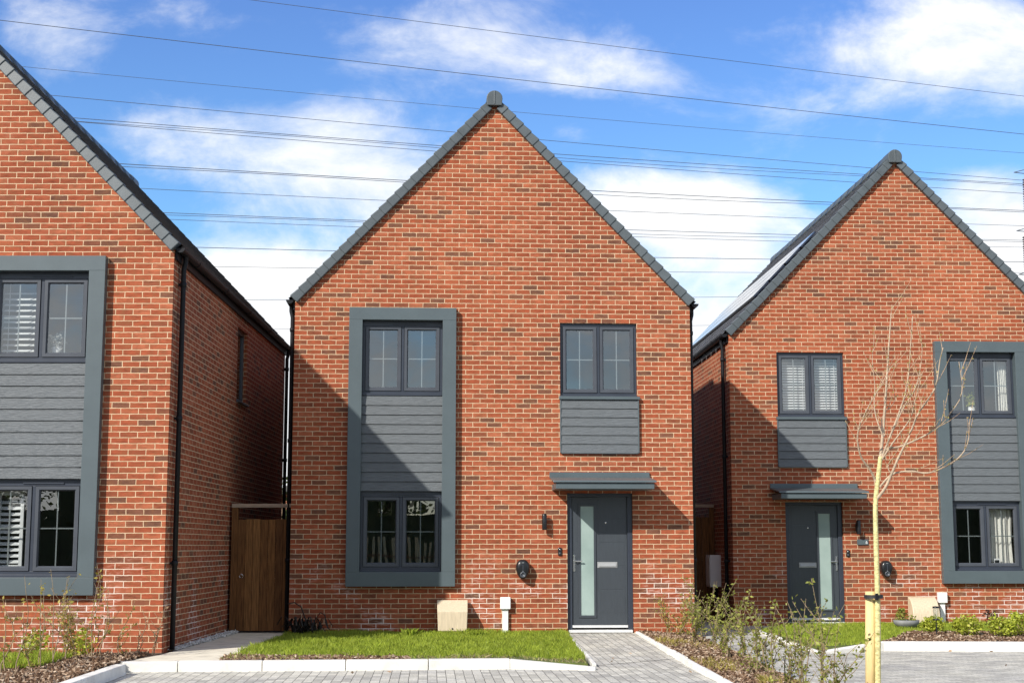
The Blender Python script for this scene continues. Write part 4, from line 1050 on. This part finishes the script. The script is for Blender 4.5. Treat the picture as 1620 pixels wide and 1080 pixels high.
for y in (281, 372, 440):
    z = (ay(1618, y, 116.) - pb).z; m = MB()
    m.tube([(-4.9, 0, z), (-1.2, 0, z+1.1), (1.2, 0, z+1.1), (4.9, 0, z)], .035, 5); m.tube([(-4.9, 0, z), (4.9, 0, z-.02)], .035, 5)
    m.build('cross_arm', M['steel'], r)
for y0_, y1_ in ((283, 336), (374, 424)):
    a, b = ay(1620.5, y0_, 115.), ay(1620.5, y1_, 115.); m = MB(); L_ = a.z-b.z; prof = []
    for k in range(14): prof += [(.05, -L_*k/14), (.17, -L_*(k+.35)/14), (.17, -L_*(k+.55)/14), (.05, -L_*(k+.9)/14)]
    m.lathe(prof, (0,0,0), 10); o = m.build('insulator', M['insul'], r)
    o.location = Matrix.Rotation(-.34, 4, 'Z') @ (a - pb)

# ------------------------------------------------------------------ far things seen in the gaps, and the street behind the camera that the panes reflect
def bushy_tree(p, h, rad, label, n=2600, ls=.28, grp='trees beyond the houses', trunk_h=.45):
    r = empty('broadleaf_tree', p, random.uniform(0, 6.28), label, 'tree', grp)
    m = MB(); top = Vector((0,0,h*.72)); m.tube([(0,0,-.2), (.05,.02,h*.25), (-.05,.05,h*.5), top], [.05*h*.5, .04*h*.5, .03*h*.5, .015*h*.5], 8)
    cl_ = []
    for k in range(13):
        a = random.uniform(0, 6.28); q = Vector((math.cos(a)*rad*random.uniform(.2, .75), math.sin(a)*rad*random.uniform(.2, .75), h*random.uniform(trunk_h, .92))); cl_.append(q)
        b = Vector((0,0,h*random.uniform(.2, .55))); m.tube([b, b.lerp(q, .5)+Vector((0,0,.05*h)), q], [.02*h*.4, .014*h*.4, .004*h*.4], 6)
    m.build('trunk', M['twig'], r)
    m = MB()
    for q in cl_: leafball(m, q, rad*random.uniform(.32, .5), n//13, ls, .8)
    m.build('crown', M['leafdark'], r)
bushy_tree((-6.5, 41, -.2), 3.6, 1.5, 'small dark tree seen through the gap left of the middle house', 1500, .16)
def far_house(x, y, w, d, h, rise, label):
    r = empty('distant_house', (x, y, -.3), .03, label, 'house', 'houses far behind')
    m = MB()
    P_ = [(0,0),(w,0),(w,h),(w/2,h+rise),(0,h)]
    f0 = [(a, 0, b) for a, b in P_]; f1 = [(a, d, b) for a, b in P_]
    m.face(f0, [(p[0], p[2]) for p in f0]); m.face(f1[::-1], [(p[0], p[2]) for p in f1[::-1]])
    for i in (1, 4):
        j = (i+1) % 5; q = [f0[i], f1[i], f1[j], f0[j]]; m.face(q, [(p[1], p[2]) for p in q])
    m.build('brick_wall', B1, r)
    m = MB(); s = rise/(w/2)
    for sg in (-1, 1):
        e = (w/2+.2); x0 = w/2+sg*e; z0 = h+rise-s*e
        m.hexa([(x0,-.2,z0),(w/2,-.2,h+rise),(w/2,d+.2,h+rise),(x0,d+.2,z0),(x0,-.2,z0+.22),(w/2,-.2,h+rise+.22),(w/2,d+.2,h+rise+.22),(x0,d+.2,z0+.22)])
    fixn(m.build('roof', M['slate'], r))
    m = MB()
    for a in (.18, .62):
        m.box(w*a, w*a+1.2, -.04, .02, h*.55, h*.55+1.1); m.box(w*a, w*a+1.2, -.04, .02, 1., 2.1)
    m.build('window', M['framedark'], r, .01)
far_house(17.6, 47, 9., 9., 6.6, 4.4, 'grey roofed house just showing at the far right edge behind the right house')
far_house(-10.2, 52, 6.2, 9., 2.2, 2.0, 'low tiled garden building glimpsed through the gap left of the middle house')
for i, (x, y, h, rd) in enumerate(((-22, -26, 8, 3.2), (-14, -28, 6.5, 3), (-7, -25, 7, 3), (-1, -27, 6, 2.8), (5, -25, 7.5, 3.2), (12, -27, 6.5, 3), (19, -26, 8, 3.4), (27, -27, 7, 3.2))):
    bushy_tree((x, y, -.3), h, rd, f'leafy tree across the street behind the camera, {ordn[i]} from the left', 1500, .4, 'trees across the street')
r = empty('added_hedge', (0, -19, -.2), 0, 'added tall dark hedge behind the camera, darkening the lower window reflections', 'hedge')  # added hedge, never seen directly; keeps the lower panes' reflections dark
m = MB()
for k in range(150): leafball(m, (-37+k*.5, random.uniform(-.3,.3), random.uniform(.8, 3.4)), 1.3, 110, .26, .9)
m.build('foliage', M['leafdark'], r)
m = MB()
for k in range(37): m.tube([(-36+2*k, 0, 0), (-36+2*k+.2, .1, 2.6)], .06, 6)
m.build('stems', M['twig'], r)
m = MB()
for k in range(106): m.box(-37+.7*k, -37+.7*k+.72, .1+random.uniform(-.1,.1), .9, 0, 3.3+random.uniform(-.5,.5))
m.build('dark_core', M['leafdark'], r)  # solid box core added to block bright gaps in the reflected hedge
r = empty('paling_fence', (-3, -15, -.2), 0, 'brown paling fence across the street behind the camera', 'fence')
m = MB()
for k in range(60): m.box(-9+k*.3, -9+k*.3+.12, -.02, .02, 0, 1.8+random.uniform(-.05,.05))
m.build('pales', M['stake'], r)
m = MB(); m.box(-9, 9, .02, .06, .35, .45); m.box(-9, 9, .02, .06, 1.1, 1.2); m.build('rails', M['timber'], r)

# ------------------------------------------------------------------ daylight
sun_dir = Vector((.825, 1., -.83)).normalized()
ld = bpy.data.lights.new('sun', 'SUN'); ld.energy = 5.; ld.angle = R(.53); ld.color = (1., .945, .86)
so = bpy.data.objects.new('sun', ld); col.objects.link(so); so.rotation_euler = sun_dir.to_track_quat('-Z', 'Y').to_euler()
to_sun = -sun_dir; elev = math.asin(to_sun.z)
wd = bpy.data.worlds.new('World'); sc.world = wd; wd.use_nodes = True; nt = wd.node_tree; nt.nodes.clear(); L = nt.links.new
out = nd(nt, 'ShaderNodeOutputWorld'); mixs = nd(nt, 'ShaderNodeMixShader')
sky = nd(nt, 'ShaderNodeTexSky'); sky.sky_type = 'NISHITA'; sky.sun_disc = False; sky.sun_elevation = elev; sky.sun_rotation = math.atan2(to_sun.x, to_sun.y)
sky.air_density = 1.0; sky.dust_density = .3; sky.ozone_density = 2.5
hs = nd(nt, 'ShaderNodeHueSaturation', i_Saturation=1.30, i_Value=1.12); L(sky.outputs[0], hs.inputs['Color'])
bg1 = nd(nt, 'ShaderNodeBackground', i_Strength=.15); tintf = nd(nt, 'ShaderNodeMapRange'); tintf.inputs[1].default_value = .19; tintf.inputs[2].default_value = .37; SKYT = (hs, tintf)
bg2 = nd(nt, 'ShaderNodeBackground', i_Strength=1.0)
tc = nd(nt, 'ShaderNodeTexCoord'); sx = nd(nt, 'ShaderNodeSeparateXYZ'); L(tc.outputs['Generated'], sx.inputs[0])
X_, Y_, Z_ = sx.outputs
L(Z_, tintf.inputs[0]); L(mixc(nt, tintf.outputs[0], hs.outputs[0], mixc(nt, 1., hs.outputs[0], (1.28,.88,.99), 'MULTIPLY')), bg1.inputs[0])
front = math_(nt, 'GREATER_THAN', Y_, .02)
yy = math_(nt, 'MAXIMUM', math_(nt, 'ABSOLUTE', Y_), .05)
s_ = math_(nt, 'DIVIDE', X_, yy); t_ = math_(nt, 'DIVIDE', Z_, yy)
cv = nd(nt, 'ShaderNodeCombineXYZ'); L(s_, cv.inputs[0]); L(t_, cv.inputs[1]); L(math_(nt, 'MULTIPLY', front, 3.7), cv.inputs[2])
def blob(px, py, rx, ry, st):
    d = ray(px, py); c = (d.x/d.y, d.z/d.y, 0)
    a = nd(nt, 'ShaderNodeVectorMath', operation='SUBTRACT'); L(cv.outputs[0], a.inputs[0]); a.inputs[1].default_value = (c[0], c[1], 0)
    b = nd(nt, 'ShaderNodeVectorMath', operation='MULTIPLY'); L(a.outputs[0], b.inputs[0]); b.inputs[1].default_value = (F_/rx, F_/ry, 0)
    l = nd(nt, 'ShaderNodeVectorMath', operation='LENGTH'); L(b.outputs[0], l.inputs[0])
    mr = nd(nt, 'ShaderNodeMapRange'); mr.interpolation_type = 'SMOOTHSTEP'; mr.inputs[1].default_value = 1.; mr.inputs[2].default_value = 0.; mr.inputs[3].default_value = 0.; mr.inputs[4].default_value = st
    L(l.outputs['Value'], mr.inputs[0]); return mr.outputs[0]
blobs = [(85,65,150,120,.40), (640,40,420,110,.30), (960,105,230,90,.40), (720,90,360,100,.32), (1460,90,330,190,.55), (1600,60,260,200,.36), (1600,390,190,130,.75), (490,250,360,150,.78), (270,210,200,100,.44), (640,320,220,120,.5),
         (905,215,75,45,.34), (1040,320,270,110,.85), (1560,300,210,90,.80), (330,300,200,60,-.12), (1250,300,120,60,-.05), (1150,370,260,100,.55), (420,450,180,95,.75)]
acc = None
for b in blobs:
    v = blob(*b); acc = v if acc is None else math_(nt, 'ADD', acc, v)
low = nd(nt, 'ShaderNodeMapRange'); low.interpolation_type = 'SMOOTHSTEP'
L(t_, low.inputs[0]); low.inputs[1].default_value = .25; low.inputs[2].default_value = .13; low.inputs[3].default_value = 0.; low.inputs[4].default_value = .95
acc = math_(nt, 'ADD', math_(nt, 'ADD', acc, low.outputs[0]), -.02)
gen = math_(nt, 'MULTIPLY', math_(nt, 'SUBTRACT', 1., front), .60)       # broken cloud over the street behind
acc = math_(nt, 'ADD', math_(nt, 'MULTIPLY', acc, front), gen)
mpv = nd(nt, 'ShaderNodeMapping'); mpv.inputs['Scale'].default_value = (1., 1.7, 1.); L(cv.outputs[0], mpv.inputs[0])
nz = nd(nt, 'ShaderNodeTexNoise', i_Scale=8., i_Detail=10., i_Roughness=.62, i_Distortion=.3); L(mpv.outputs[0], nz.inputs['Vector'])
nz2 = nd(nt, 'ShaderNodeTexNoise', i_Scale=26., i_Detail=6., i_Roughness=.6); L(mpv.outputs[0], nz2.inputs['Vector'])
nn = math_(nt, 'ADD', math_(nt, 'MULTIPLY', math_(nt, 'SUBTRACT', nz.outputs[0], .5), 1.5), math_(nt, 'MULTIPLY', math_(nt, 'SUBTRACT', nz2.outputs[0], .5), .35))
cl_ = math_(nt, 'ADD', acc, nn)
cm = nd(nt, 'ShaderNodeMapRange'); cm.interpolation_type = 'SMOOTHSTEP'; L(cl_, cm.inputs[0]); cm.inputs[1].default_value = .06; cm.inputs[2].default_value = .86
cc = ramp(nt, [(.35, (.80,.85,.92)), (.62, (1.,1.,1.))], nz.outputs[0])
bk = ramp(nt, [(.35, (.42,.46,.50)), (.65, (.86,.89,.91))], nz.outputs[0]); back = mixc(nt, front, bk.outputs[0], cc.outputs[0])
L(back, bg2.inputs[0])
L(cm.outputs[0], mixs.inputs[0]); L(bg1.outputs[0], mixs.inputs[1]); L(bg2.outputs[0], mixs.inputs[2]); L(mixs.outputs[0], out.inputs[0])

sc.view_settings.view_transform = 'Standard'; sc.view_settings.look = 'None'; sc.view_settings.exposure = .2; sc.view_settings.gamma = 1.
sc.render.film_transparent = False
sc.cycles.max_bounces = 8; sc.cycles.transparent_max_bounces = 12
